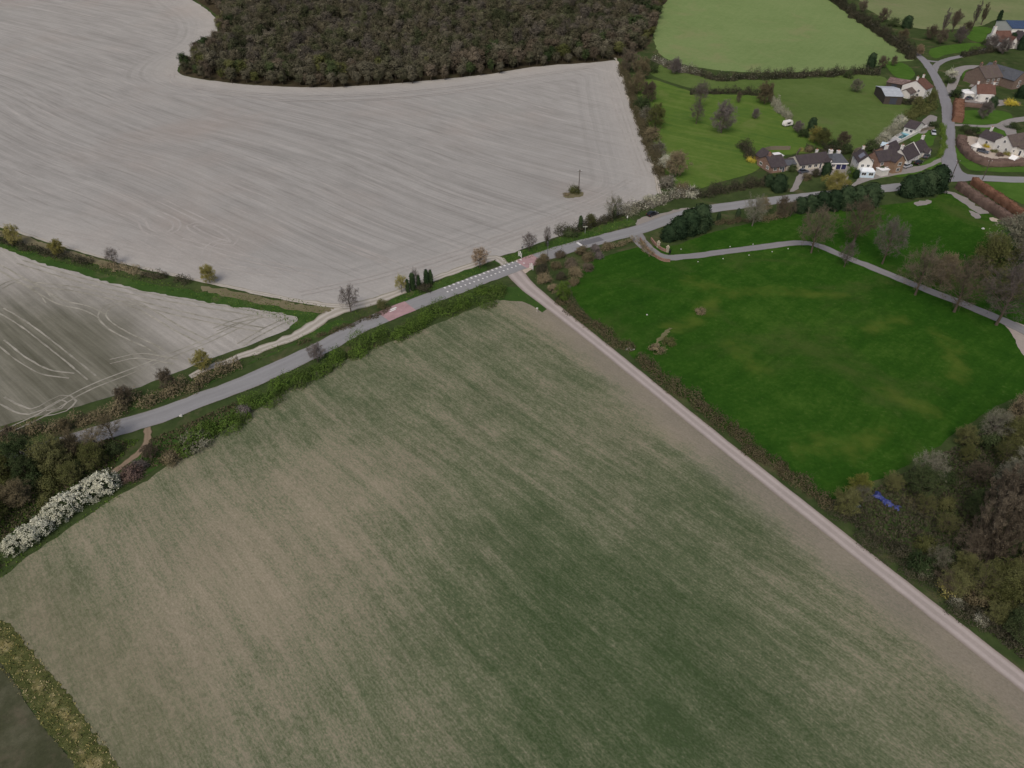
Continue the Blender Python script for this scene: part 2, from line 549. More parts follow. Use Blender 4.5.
# ------------------------------------------------------------------ fields (pixel outlines laid on the terrain)
GREY = [(-60, 208), (0, 226), (60, 245), (120, 262), (180, 276), (240, 289), (300, 301), (328, 305), (350, 304), (380, 296), (420, 284), (450, 274), (486, 262), (520, 250), (560, 236), (600, 222), (630, 210), (648, 200), (658, 192),
        (655, 176), (645, 150), (635, 122), (627, 97), (620, 68), (614, 60), (590, 60), (540, 66), (480, 75), (400, 83), (330, 87), (270, 86), (215, 81), (182, 75), (179, 66), (195, 55), (214, 40), (217, 22), (206, 9), (186, -4), (150, -34), (-90, -34), (-130, 90)]
sheet('ploughed_field', GREY, .05, M_GREY, 5.5, .2, edge=True)
LEFT = [(-80, 228), (0, 247), (30, 258), (80, 273), (150, 291), (220, 303), (272, 311), (296, 316), (298, 321), (292, 328), (255, 343), (205, 361), (185, 369), (140, 387), (100, 400), (40, 416), (0, 426), (-90, 448)]
sheet('drilled_field', LEFT, .05, M_LEFT, 5, .2, lines=[('green', [(-40, 340), (40, 350), (80, 375), (60, 390), (-30, 400)])])
CROP = [(513, 296), (488, 303), (442, 322), (400, 338), (350, 358), (300, 380), (257, 409), (225, 430), (207, 440), (172, 462), (143, 484), (126, 491), (86, 517), (57, 537), (28, 557), (0, 579), (-40, 610), (8, 640), (40, 680), (80, 735), (118, 790), (150, 830), (560, 860), (1160, 860), (1110, 752), (1028, 690), (903, 591), (803, 511), (703, 431), (623, 365), (563, 316), (536, 299)]
sheet('crop_field', CROP, .05, M_CROP, 3.5, .15, lines=[
    ('track', [(530, 292), (620, 367), (700, 433), (800, 514), (900, 595), (1024, 693), (1120, 770)]),
    ('corner', [(0, 620), (60, 660), (120, 740)])])
# how well the crop has come up, spot by spot (photo pixel, 0 bare .. 1 full)
VIG = [(300, 400, .55), (450, 345, .55), (560, 325, .40), (620, 420, .40), (540, 400, .48), (500, 480, .60), (400, 430, .50), (400, 520, .40), (320, 470, .25), (250, 500, .12), (180, 590, .12), (330, 600, .36), (250, 650, .14), (300, 720, .36), (380, 690, .55),
       (450, 620, .62), (550, 590, .72), (650, 650, .82), (560, 740, .72), (700, 740, .75), (750, 600, .74), (700, 510, .62), (850, 690, .66), (800, 580, .62), (920, 680, .38), (960, 740, .50), (860, 600, .42), (90, 610, .46), (60, 690, .48), (150, 740, .58), (220, 768, .48), (110, 550, .42), (150, 500, .55), (220, 450, .50), (200, 530, .22), (30, 600, .35), (130, 640, .28)]
cm = bpy.data.objects['crop_field'].data
cv = np.array([v.co[:2] for v in cm.vertices])
vw = W2([q[:2] for q in VIG])
wt = np.exp(-((cv[:, None, :] - vw[None]) ** 2).sum(2) / (2 * 13.0 ** 2)) + 1e-9
cm.attributes.new('vigour', 'FLOAT', 'POINT').data.foreach_set('value', (wt @ np.array([q[2] for q in VIG]) / wt.sum(1)).astype(np.float32))
PARK = [(640, 247), (610, 255), (585, 264), (572, 285), (580, 306), (620, 345), (680, 395), (740, 440), (790, 476), (830, 500), (880, 480), (930, 450), (975, 420), (1010, 400), (1060, 385), (1050, 345), (1024, 330), (1040, 290), (1020, 240), (1000, 222), (970, 204), (944, 192), (935, 198), (880, 206), (800, 214), (730, 228), (690, 240), (672, 246)]
sheet('park_grass', PARK, .05, G_PARK, 3.5, .2, world=None)
WORN = [[(884, 388), (904, 401), (932, 412)], [(690, 280), (730, 292), (780, 291), (840, 296)], [(938, 335), (954, 352), (956, 380)], [(800, 448), (830, 440)], [(850, 455), (880, 428)], [(668, 330), (700, 318), (712, 300)], [(735, 345), (760, 372)], [(868, 330), (900, 318)]]
pm = bpy.data.objects['park_grass'].data
pv = np.array([v.co[:2] for v in pm.vertices])
pm.attributes.new('worn', 'FLOAT', 'POINT').data.foreach_set('value', np.min([attr_dist(pv, catmull(W2(q), False, 4)) for q in WORN], axis=0).astype(np.float32))
sheet('meadow', [(660, -34), (657, 10), (654, 40), (662, 56), (690, 66), (740, 72), (800, 72), (860, 69), (895, 62), (915, 60), (895, 46), (870, 30), (845, 12), (822, -6), (800, -34)], .05, G_MEAD, 7, .3)
sheet('pasture', [(655, 62), (700, 76), (760, 80), (820, 78), (880, 76), (888, 96), (920, 108), (905, 124), (880, 138), (860, 148), (840, 150), (800, 128), (780, 112), (770, 96), (700, 90), (650, 74)], .05, G_PAST, 6, .3)
sheet('paddock', [(640, 80), (700, 93), (766, 98), (782, 116), (800, 134), (830, 150), (796, 154), (760, 160), (756, 172), (720, 182), (692, 190), (672, 184), (660, 160), (648, 120)], .08, G_PADD, 5, .3)
sheet('far_pasture', [(860, -34), (862, 4), (880, 16), (905, 26), (940, 30), (980, 26), (1000, 20), (1060, 22), (1060, -34)], .05, G_FAR, 9, .3)
sheet('woodland_floor', [(612, 60.2), (540, 66.2), (480, 75.2), (400, 83.2), (330, 87.2), (270, 86.2), (215, 81.2), (183, 75.2), (181, 68.2), (197, 58.2), (217, 40), (220, 22), (208, 8), (190, -5), (160, -40), (668, -40), (660, 10), (648, 45)], .09, G_WOOD, 7, .3)
sheet('rough_margin', [(-30, 628), (5, 622), (22, 640), (58, 684), (98, 738), (122, 772), (150, 830), (100, 830), (78, 770), (40, 720), (5, 668), (-30, 640)], .08, G_TUSS, 1.2, .16, edge=True)
sheet('fallow_corner', [(-40, 640), (2, 666), (38, 718), (78, 772), (110, 840), (-60, 840), (-120, 700)], .06, G_DARK, 4, .15)
# grass strip between the two arable fields
sheet('grass_strip', [(-60, 226), (0, 242), (30, 252), (80, 267), (140, 281), (200, 292), (260, 300), (318, 311), (314, 321), (300, 330), (290, 328), (298, 318), (272, 312), (220, 304), (150, 292), (80, 274), (30, 259), (0, 248), (-60, 232)], .09, G_BRIGHT, 3, .3)
sheet('dry_margin', [(200, 286), (240, 293), (300, 305), (334, 307), (326, 314), (300, 311), (250, 302), (205, 291)], .10, G_DRY, 3, .3)
sheet('dry_margin', [(-60, 212), (0, 229), (60, 248), (120, 265), (160, 275), (160, 279), (120, 271), (60, 255), (0, 237), (-60, 220)], .08, G_DRY, 3, .3)
# lush verges of the main road
sheet('grass_verge', [(122, 414), (160, 402), (200, 388), (250, 364), (300, 343), (340, 330), (352, 326), (352, 322), (330, 322), (290, 345), (230, 372), (190, 390), (150, 404), (120, 410)], .06, G_BRIGHT, 3, .3)
sheet('grass_verge', [(392, 304), (430, 296), (470, 279), (488, 271), (480, 266), (460, 272), (420, 288), (396, 296)], .06, G_BRIGHT, 3, .3)
sheet('grass_verge', [(505, 265), (540, 254), (580, 241), (610, 232), (634, 224), (630, 219), (600, 226), (560, 238), (520, 252), (494, 261)], .06, G_BRIGHT, 3, .3)
sheet('grass_verge', [(150, 444), (205, 421), (240, 405), (290, 381), (296, 384), (250, 413), (200, 442), (160, 466), (132, 482), (122, 476)], .06, G_BRIGHT, 3, .3)
sheet('grass_verge', [(498, 288), (522, 289), (546, 309), (541, 312), (522, 302), (496, 299)], .07, G_BRIGHT, 3, .2)
for pl in ([(915, 134), (933, 132), (934, 140), (930, 146), (918, 142), (910, 141)], [(960, 112), (984, 110), (1006, 112), (1012, 118), (1000, 123), (962, 124)], [(972, 127), (990, 127), (1004, 131), (1010, 141), (992, 137), (976, 134)],
           [(954, 142), (960, 152), (974, 163), (985, 170), (970, 170), (958, 160)], [(925, 162), (941, 156), (946, 164), (944, 168), (930, 170), (920, 167)], [(985, 168), (1040, 167), (1040, 172), (995, 172), (975, 169)],
           [(964, 70), (976, 70), (978, 80), (970, 84), (962, 80)], [(930, 50), (950, 45), (985, 44), (975, 50), (945, 55), (934, 58)], [(885, 62), (905, 64), (915, 74), (905, 80), (892, 74)], [(952, 183), (975, 183), (1000, 194), (1060, 215), (1060, 184), (1000, 182)],
           [(965, 28), (990, 28), (994, 38), (978, 42), (966, 36)], [(868, 174), (886, 172), (892, 175), (880, 179), (868, 178)], [(895, 172), (915, 170), (925, 171), (905, 177), (892, 176)]):
    sheet('lawn', pl, .08, G_LAWN, 4, .2)

# ------------------------------------------------------------------ roads, tracks
ROAD = [(1100, 179), (1024, 180), (985, 178.5), (955, 177), (930, 182), (900, 187), (870, 190), (840, 193), (815, 196), (780, 200), (740, 205), (700, 211), (670, 219), (640, 229.5), (600, 240), (560, 251), (520, 265), (480, 280), (440, 295), (400, 310), (380, 318.5), (360, 327), (340, 338), (320, 349), (290, 363), (260, 377), (230, 389), (200, 400), (170, 412), (140, 422), (112, 430), (72, 442), (29, 456), (-10, 468), (-60, 486)]
strip('road', ROAD, 5.8, .12, M_ASPH, 2.0, .10, 2, label=None)
LANE = [(957, 178), (950, 164), (948, 148), (948.5, 130), (948, 115), (945, 100), (939, 84), (931, 70), (923, 60), (908, 48), (880, 30), (850, 10), (825, -8)]
strip('lane', LANE, [6.5, 5.2, 5.0, 5.0, 4.6, 4.4, 4, 4, 4, 4], .125, M_LANE, 2, .1)
strip('lane', [(933, 73), (937, 65), (946, 60), (962, 56), (985, 50), (1004, 44)], 3.6, .115, M_DRIVE, 2, .1)
strip('lane', [(924, 60), (932, 61.5), (940, 62)], 3.0, .11, M_DRIVE, 2, .1)
sheet('road', [(940, 180), (945, 173), (947, 160), (952, 160), (957, 168), (968, 175), (978, 179), (960, 182)], .13, plain('junction_asphalt', (0.195, 0.195, 0.20)), 3, .05)
strip('drive', [(634, 232), (640, 241), (648, 249), (657, 255), (668, 258), (690, 256.5), (720, 252.5), (760, 247.5), (790, 243.5), (808, 243.5), (822, 247), (840, 255), (880, 271), (920, 287.5), (960, 303), (996, 318), (1020, 329), (1050, 345)], [5, 3.6, 3.2, 3.2, 3.2, 3.2, 3.4, 3.6, 4], .11, M_DRIVE, 2, .1)
sheet('gravel_apron', [(1000, 320), (1012, 322), (1030, 326), (1060, 335), (1060, 378), (1032, 364), (1020, 350), (1011, 334)], .10, M_APRON, 3, .15)
strip('farm_track', [(514, 272), (522, 281), (530, 289), (545, 301), (560, 313), (620, 361), (700, 426), (800, 506), (900, 585), (1024, 683), (1130, 768)], [5.3, 3.8, 3.3, 3.2, 3.2, 3.2, 3.2, 3.2], .10, M_TRACK, 2, .03)
sheet('farm_track', [(500, 273), (514, 268), (526, 266), (534, 268), (524, 276), (530, 288), (520, 284), (512, 277)], .09, M_GRAVEL, 2, .1)
strip('chalk_track', [(506, 266), (496, 258), (484, 261.5), (450, 273.5), (420, 284), (398, 293), (372, 302), (350, 308), (335, 312), (318, 322), (300, 334), (270, 346), (240, 357), (210, 368), (190, 377)], [3.2, 3.0, 2.8, 2.8, 3.0, 3.6, 4.5, 4.2, 3.6, 3.0, 2.4, 2.0], .10, M_CHALK, 2, .25)
strip('chalk_track', [(352, 307), (334, 306), (300, 301.5), (240, 289.5), (180, 276.5), (120, 262.5), (60, 245.5), (0, 226.5), (-40, 214)], [2.4, 1.5, 1.0, .9, .9, 1.0], .11, M_CHALK, 2, .15)
strip('footpath', [(147, 428), (148, 436), (146, 444), (138, 454), (128, 462), (118, 469), (110, 477)], 1.5, .11, M_PATH, 1.0, .1)
strip('chalk_track', [(660, 194), (654, 170), (644, 146), (635, 120), (628, 97), (621, 70), (615, 58)], [1.6, 1.2, 1.2, 1.4], .10, M_CHALK, 2, .2)

# tyre tracks: wheelings of a tractor, paired pale lines
TY = m_mark('chalky_wheel_mark', (0.185, 0.18, 0.145), (0.335, 0.322, 0.275))
TY2 = m_mark('faint_wheel_mark', (0.280, 0.267, 0.247), (0.345, 0.33, 0.305), .15)


def wheelings(px, mat, gauge=2.0, w=0.55, off=.085, step=2):
    c = catmull(W2(px), False, step)
    d = np.gradient(c, axis=0); d /= np.linalg.norm(d, axis=1)[:, None] + 1e-9
    n = np.column_stack([-d[:, 1], d[:, 0]])
    for s in (-.5, .5):
        strip('wheel_mark', None, w, off, mat, step, .05, 2, world=c + n * gauge * s)


for k, px in enumerate([
    [(0, 434), (40, 416), (85, 390), (140, 368), (180, 352), (205, 342), (235, 328), (255, 318)],
    [(205, 342), (180, 330), (160, 318), (140, 307), (122, 303), (108, 307), (102, 316), (112, 327), (130, 337), (150, 346), (160, 352)],
    [(102, 316), (85, 308), (60, 302), (30, 285), (0, 268), (-20, 260)],
    [(0, 288), (15, 281), (30, 284), (42, 292), (50, 302)],
    [(30, 284), (80, 290), (140, 304), (190, 316), (240, 326), (262, 330)],
    [(92, 378), (60, 352), (25, 325), (0, 310)],
    [(72, 376), (45, 372), (20, 358), (0, 342)],
    [(215, 330), (235, 322), (262, 316), (282, 316)],
    [(20, 262), (80, 280), (150, 296), (220, 308), (270, 316)],
    [(240, 345), (262, 332), (282, 322), (290, 319)],
    [(0, 400), (30, 412), (60, 398), (72, 402), (64, 410), (45, 414)],
    [(110, 362), (140, 356), (176, 362)]]):
    wheelings(px, TY, 1.9, .42, .085 + .004 * k)
# turning circles and tramlines in the ploughed field
for k, px in enumerate([
    [(160, 200), (205, 222), (230, 236), (232, 244), (205, 236), (190, 226), (205, 224), (225, 232)],
    [(205, 262), (207, 250), (215, 243), (230, 240)],
    [(120, 212), (140, 220), (146, 230), (160, 235), (175, 230), (176, 222), (160, 214)],
    [(60, 232), (140, 248), (220, 265), (280, 276)], [(180, 240), (260, 262), (320, 275)], [(330, 240), (375, 256), (395, 264)],
    [(350, 248), (385, 262)], [(420, 270), (520, 236), (600, 206), (640, 186)], [(300, 294), (380, 276), (470, 248), (560, 214), (630, 180)],
    [(652, 176), (642, 152), (632, 124), (622, 92), (612, 70)], [(640, 176), (630, 146), (618, 110), (606, 78)], [(180, 84), (260, 94), (340, 96), (430, 90), (520, 78), (596, 66)], [(172, 72), (176, 84), (220, 93), (300, 101), (400, 98), (500, 86)]]):
    wheelings(px, TY2, 2.2, .7, .085 + .004 * k, 3)

# road markings
RW = catmull(W2(ROAD), False, 0.5)
RS = np.concatenate([[0], np.cumsum(np.linalg.norm(np.diff(RW, axis=0), axis=1))])


def road_s(u, v):
    p = np.array(at(u, v)[:2])
    return RS[np.argmin(((RW - p) ** 2).sum(1))]


def road_rect(name, s0, s1, q0, q1, off, mat, kind='structure'):
    """sheet on the main road between distances s0..s1 along and q0..q1 across it"""
    n = max(2, int(abs(s1 - s0) / 1.0) + 1)
    V = []
    for s in np.linspace(s0, s1, n):
        p = np.array([np.interp(s, RS, RW[:, 0]), np.interp(s, RS, RW[:, 1])])
        p2 = np.array([np.interp(s + .5, RS, RW[:, 0]), np.interp(s + .5, RS, RW[:, 1])])
        d = p2 - p; d /= np.linalg.norm(d) + 1e-9
        nn = np.array([-d[1], d[0]])
        for q in (q0, q1):
            r = p + nn * q
            V.append((r[0], r[1], float(hgt(r[0], r[1])) + off))
    F = [(2 * i, 2 * i + 1, 2 * i + 3, 2 * i + 2) for i in range(n - 1)]
    me = mesh_np(name, V, [np.array(F)[:, ::-1]], [mat])
    return tag(link(name, me), kind=kind)


# ROAD runs east to west, so +q is its south side
sa, sb = road_s(447, 292), road_s(528, 262)
nd = 19
for k in range(nd):
    s = sb + (sa - sb) * (k + .5) / nd
    road_rect('road_dash', s - .28, s + .28, -2.7, -1.9, .135, M_WHITEPAINT)
    road_rect('road_dash', s + .40, s + .84, -.35, .25, .135, M_WHITEPAINT)
s = road_s(396, 311)
road_rect('red_surfacing', s - 4.2, s + 4.2, -2.95, 2.95, .131, M_RED)
road_rect('road_marking', s - .9, s + .9, -1.9, -1.3, .137, M_WHITEPAINT)
road_rect('road_marking', s - .3, s + 1.6, -1.1, -.7, .137, M_WHITEPAINT)
s = road_s(531, 261.5)
road_rect('red_surfacing', s - 3.0, s + 3.6, -2.95, 2.95, .131, M_RED)
s = road_s(592, 242)
road_rect('asphalt_patch', s - 4, s + 4, -1.9, .9, .131, M_DARKPATCH)
road_rect('road_marking', s + 3.9, s + 4.7, -1.9, .9, .135, M_WHITEPAINT)


# ------------------------------------------------------------------ foliage materials
def m_leaf(name, cols, patch=0.35, attr=None, rnd=.45):
    t = NT(name)
    info = t.n('ShaderNodeObjectInfo').outputs['Random']
    geo = t.n('ShaderNodeNewGeometry')
    isl = geo.outputs['Random Per Island']
    wn = t.noise(geo.outputs['Position'], patch, 3, .6)
    f = t.math('ADD', t.math('MULTIPLY', isl, .14), t.math('MULTIPLY', t.math('SUBTRACT', wn, .5), .9))
    f = t.math('ADD', f, t.math('MULTIPLY', t.attr(attr) if attr else info, rnd))
    f = t.math('ADD', f, .43 - rnd * .5)
    n = len(cols)
    c = t.ramp(f, [((i + .35) / n * .95 + .02, q) for i, q in enumerate(cols)])
    t.b.inputs['Specular IOR Level'].default_value = 0.0
    t.put(t.b.inputs['Base Color'], c)
    return t.m


L = {
    'brown': m_leaf('twigs_brown', [(0.069, 0.057, 0.040), (0.102, 0.085, 0.060), (0.143, 0.121, 0.088)]),
    'purple': m_leaf('twigs_purple_grey', [(0.080, 0.069, 0.062), (0.116, 0.101, 0.092), (0.156, 0.138, 0.128)]),
    'grey': m_leaf('twigs_lichen_grey', [(0.100, 0.100, 0.070), (0.153, 0.153, 0.107), (0.222, 0.220, 0.164)]),
    'olive': m_leaf('twigs_budding_olive', [(.058, .066, .024), (.092, .100, .036), (.142, .146, .062)]),
    'gold': m_leaf('willow_yellow_green', [(.150, .140, .040), (.230, .210, .065), (.31, .285, .11)]),
    'gold2': m_leaf('budding_yellow_green', [(.085, .095, .022), (.130, .138, .034), (.18, .18, .055)]),
    'tan': m_leaf('young_leaves_tan', [(.19, .140, .088), (.27, .205, .135), (.34, .27, .19)]),
    'green': m_leaf('hawthorn_green', [(0.040, 0.070, 0.015), (0.070, 0.121, 0.022), (0.116, 0.176, 0.037)]),
    'dkgreen': m_leaf('shrub_dark_green', [(0.025, 0.039, 0.017), (0.041, 0.060, 0.025), (0.069, 0.090, 0.039)]),
    'conifer': m_leaf('conifer_dark', [(.014, .026, .014), (.024, .042, .021), (.044, .068, .034)]),
    'ivy': m_leaf('ivy_leaves', [(.016, .032, .014), (.028, .048, .020), (.045, .07, .03)]),
    'blossom': m_leaf('blackthorn_blossom', [(.38, .39, .29), (.50, .50, .38), (.62, .62, .50)], .8),
    'blossom2': m_leaf('sparse_blossom', [(.14, .14, .09), (.30, .30, .22), (.44, .44, .36)], .8),
    'rust': m_leaf('beech_hedge_rust', [(.115, .060, .040), (.170, .092, .060), (.225, .130, .088)]),
    'plum': m_leaf('beech_hedge_plum', [(.085, .060, .050), (.125, .088, .072), (.165, .12, .10)]),
    'yellow': m_leaf('forsythia_yellow', [(.34, .27, .02), (.46, .38, .04), (.56, .47, .09)]),
    'bramble': m_leaf('bramble_brown', [(0.084, 0.072, 0.041), (0.144, 0.122, 0.072), (0.222, 0.186, 0.114)]),
    'mixhedge': m_leaf('mixed_hedge', [(0.094, 0.075, 0.046), (0.057, 0.084, 0.024), (0.077, 0.132, 0.024), (0.132, 0.198, 0.040)], .22, rnd=.1),
    'brownhedge': m_leaf('brown_hedge', [(.044, .040, .024), (.072, .062, .036), (.098, .086, .050), (.048, .062, .024)], .22, rnd=.1),
    'darkhedge': m_leaf('dark_hedge', [(.022, .028, .016), (.038, .042, .026), (.068, .062, .042), (.030, .048, .020)], .22, rnd=.1),
    'whitehedge': m_leaf('blossoming_hedge', [(.040, .040, .024), (.080, .074, .050), (.20, .19, .15), (.38, .37, .31)], .22, rnd=.1),
    'tuft': m_leaf('grass_tuft', [(.08, .095, .025), (.20, .18, .065), (.42, .36, .22)], .16, rnd=.1),
    'woodtree': m_leaf('wood_edge_crowns', [(.066, .074, .040), (.100, .094, .062), (.130, .122, .086)]),
    'wood': m_leaf('wood_crowns', [(.046, .054, .028), (.080, .074, .047), (.118, .106, .072), (.070, .082, .038), (.142, .127, .094), (.088, .080, .064)], .05, 'tint', .95),
}
BARK = plain('bark_brown', (.085, .068, .05), grain=.3, gs=3)
BARK_G = plain('bark_grey', (.13, .115, .095), grain=.3, gs=3)


# ------------------------------------------------------------------ foliage geometry
def unit(n, rng):
    v = rng.normal(size=(n, 3))
    return v / (np.linalg.norm(v, axis=1)[:, None] + 1e-9)


def cards(c, L_, W_, rng, along=None, normal=None):
    """rhombic leaf sprays centred on c"""
    n = len(c)
    a = unit(n, rng) if along is None else along / (np.linalg.norm(along, axis=1)[:, None] + 1e-9)
    b = np.cross(a, unit(n, rng)) if normal is None else np.cross(normal, a)
    b /= np.linalg.norm(b, axis=1)[:, None] + 1e-9
    if normal is not None:
        a = np.cross(b, normal); a /= np.linalg.norm(a, axis=1)[:, None] + 1e-9
    L_ = (np.asarray(L_) * np.ones(n))[:, None] * .5; W_ = (np.asarray(W_) * np.ones(n))[:, None] * .5
    V = np.stack([c + a * L_, c + b * W_, c - a * L_, c - b * W_], 1).reshape(-1, 3)
    F = np.arange(4 * n).reshape(-1, 4)
    return V, F


def tris(p, d, w, rng):
    n = len(p)
    s = np.cross(d, unit(n, rng)); s /= np.linalg.norm(s, axis=1)[:, None] + 1e-9
    s = s * (np.asarray(w) * np.ones(n))[:, None] * .5
    return np.stack([p + s, p - s, p + d], 1).reshape(-1, 3), np.arange(3 * n).reshape(-1, 3)


def tube(pts, rad, k):
    pts = np.asarray(pts, float); n = len(pts)
    V = []
    for i in range(n):
        d = pts[min(i + 1, n - 1)] - pts[max(i - 1, 0)]
        d /= np.linalg.norm(d) + 1e-9
        a = np.cross(d, [0.31, 0.77, 0.12]); a /= np.linalg.norm(a) + 1e-9
        b = np.cross(d, a)
        t = np.arange(k) * 2 * PI / k
        V.append(pts[i] + rad[i] * (np.cos(t)[:, None] * a + np.sin(t)[:, None] * b))
    V = np.vstack(V)
    F = [(i * k + j, i * k + (j + 1) % k, (i + 1) * k + (j + 1) % k, (i + 1) * k + j) for i in range(n - 1) for j in range(k)]
    return V, np.array(F)


class Geo:
    def __init__(s): s.V, s.F, s.n = [], {}, 0

    def add(s, V, F):
        F = np.asarray(F)
        s.V.append(np.asarray(V)); s.F.setdefault(F.shape[1], []).append(F + s.n); s.n += len(V)

    def mesh(s, name, smooth=False):
        return mesh_np(name, np.vstack(s.V), [np.vstack(f) for f in s.F.values()], smooth=smooth)

    def arrays(s):
        return np.vstack(s.V), {k: np.vstack(f) for k, f in s.F.items()}


def grow(seed, H, R, base, n1=11, n2=6, n3=6, n4=7, tw=.05, tl=.95, r0=None, leaves=0, leaf=.35, shape=1.0, lean=(0, 0), droop=0.0, up=0.0):
    """tree: returns (trunk Geo, crown Geo). Limbs reach for points on an uneven crown envelope."""
    rng = np.random.default_rng(seed)
    tr, cr = Geo(), Geo()
    r0 = r0 or H * .022
    top = H * .62
    zz = np.linspace(-.3, top, 7)
    wob = np.cumsum(rng.normal(0, .05 * R * .5, (7, 2)), 0) * np.linspace(0, 1, 7)[:, None]
    tp = np.column_stack([wob + np.outer(zz / H, lean), zz])
    tr.add(*tube(tp, np.interp(zz, [-.3, .4, top], [r0 * 1.35, r0, r0 * .4]), 7))
    cz, rz = (base + H) / 2, (H - base) / 2
    P, D = [], []          # twig origins, directions
    T0, TD = [], []
    for i in range(n1):
        u = (i + .5) / n1
        ph = i * 2.39996 + rng.normal(0, .3)
        zc = -0.55 + 1.52 * u
        zc = min(zc, .97)
        rr = math.sqrt(max(0.04, 1 - zc * zc)) * rng.uniform(.62, 1.0) ** shape
        end = np.array([math.cos(ph) * rr * R + lean[0] * .8, math.sin(ph) * rr * R + lean[1] * .8, cz + zc * rz * rng.uniform(.75, .92)])
        s0 = np.interp(u, [0, 1], [base * .75 + .2, top * .97]) * (1 - .35 * min(1, up))
        st = np.array([np.interp(s0, zz, tp[:, 0]), np.interp(s0, zz, tp[:, 1]), s0])
        mid = st + (end - st) * .5 + np.array([0, 0, -droop]) + rng.normal(0, .06 * R, 3)
        q = np.linspace(0, 1, 6)[:, None]
        lp = (1 - q) ** 2 * st + 2 * q * (1 - q) * mid + q ** 2 * end
        lr = np.linspace(r0 * min(.42, 1.45 / math.sqrt(n1)), r0 * .08, 6)
        tr.add(*tube(lp, lr, 4))
        for j in range(n2):
            a = rng.uniform(.35, 1.0)
            p = np.array([np.interp(a, q[:, 0], lp[:, k]) for k in range(3)])
            out = p - np.array([tp[3, 0], tp[3, 1], base + (H - base) * .3])
            out /= np.linalg.norm(out) + 1e-9
            d = out * .75 + unit(1, rng)[0] * .8 + np.array([0, 0, .25 - droop * .3 + up])
            d *= R * rng.uniform(.22, .42) / (np.linalg.norm(d) + 1e-9)
            tr.add(*tube([p, p + d * .5 + rng.normal(0, .04 * R, 3), p + d], [r0 * .12, r0 * .08, r0 * .035], 3))
            for k in range(n3):
                pp = p + d * rng.uniform(.3, 1)
                d2 = d / np.linalg.norm(d) * .6 + unit(1, rng)[0] * .9 + np.array([0, 0, .15 - droop * .5 + up])
                d2 *= R * rng.uniform(.12, .22) / (np.linalg.norm(d2) + 1e-9)
                T0.append(pp); TD.append(d2)
                m = n4
                f = rng.uniform(.15, 1, (m, 1))
                P.append(pp + d2 * f)
                dd = d2 / np.linalg.norm(d2) * .5 + unit(m, rng) + np.array([0, 0, up - droop])
                D.append(dd / (np.linalg.norm(dd, axis=1)[:, None] + 1e-9) * rng.uniform(.5, 1, (m, 1)) * tl)
    T0, TD, P, D = np.array(T0), np.array(TD), np.vstack(P), np.vstack(D)
    cr.add(*tris(T0, TD, tw * 1.5, rng))
    cr.add(*tris(P, D, tw, rng))
    if leaves:
        idx = rng.integers(0, len(P), int(len(P) * leaves))
        c = P[idx] + D[idx] * rng.uniform(.2, 1, (len(idx), 1)) + rng.normal(0, .12, (len(idx), 3))
        cr.add(*cards(c, leaf, leaf * .7, rng))
    return tr, cr


def bush(seed, R, H, ncl=26, nf=38, card=.30, twig=.5, shell=.8):
    rng = np.random.default_rng(seed)
    tr, cr = Geo(), Geo()
    for k in range(6):
        a = k * 1.05 + rng.uniform(0, .6)
        e = np.array([math.cos(a) * R * .55, math.sin(a) * R * .55, H * rng.uniform(.55, .8)])
        tr.add(*tube([[e[0] * .1, e[1] * .1, -.2], e * [.5, .5, .55], e], [.09, .06, .02], 4))
    u = unit(ncl, rng); u[:, 2] = np.abs(u[:, 2]) * 1.1 - .12
    c = u * np.array([R, R, H * .80]) * rng.uniform(shell - .25, shell + .05, (ncl, 1)) + np.array([0, 0, H * .14])
    cs = R * rng.uniform(.20, .36, ncl)
    pts = np.repeat(c, nf, 0) + rng.normal(0, 1, (ncl * nf, 3)) * np.repeat(cs, nf)[:, None] * np.array([.62, .62, .5])
    pts[:, 2] = np.maximum(pts[:, 2], .05)
    nn = pts - np.array([0, 0, H * .25]); nn = nn / (np.linalg.norm(nn, axis=1)[:, None] + 1e-6) + rng.normal(0, .5, pts.shape)
    cr.add(*cards(pts, card * rng.uniform(.6, 1.3, len(pts)), card * .62, rng, None, nn))
    m = int(len(pts) * twig * .3)
    i = rng.integers(0, len(pts), m)
    d = pts[i] - np.array([0, 0, H * .2]); d /= np.linalg.norm(d, axis=1)[:, None]
    cr.add(*tris(pts[i], d * .8 + rng.normal(0, .25, d.shape), .05, rng))
    return tr, cr


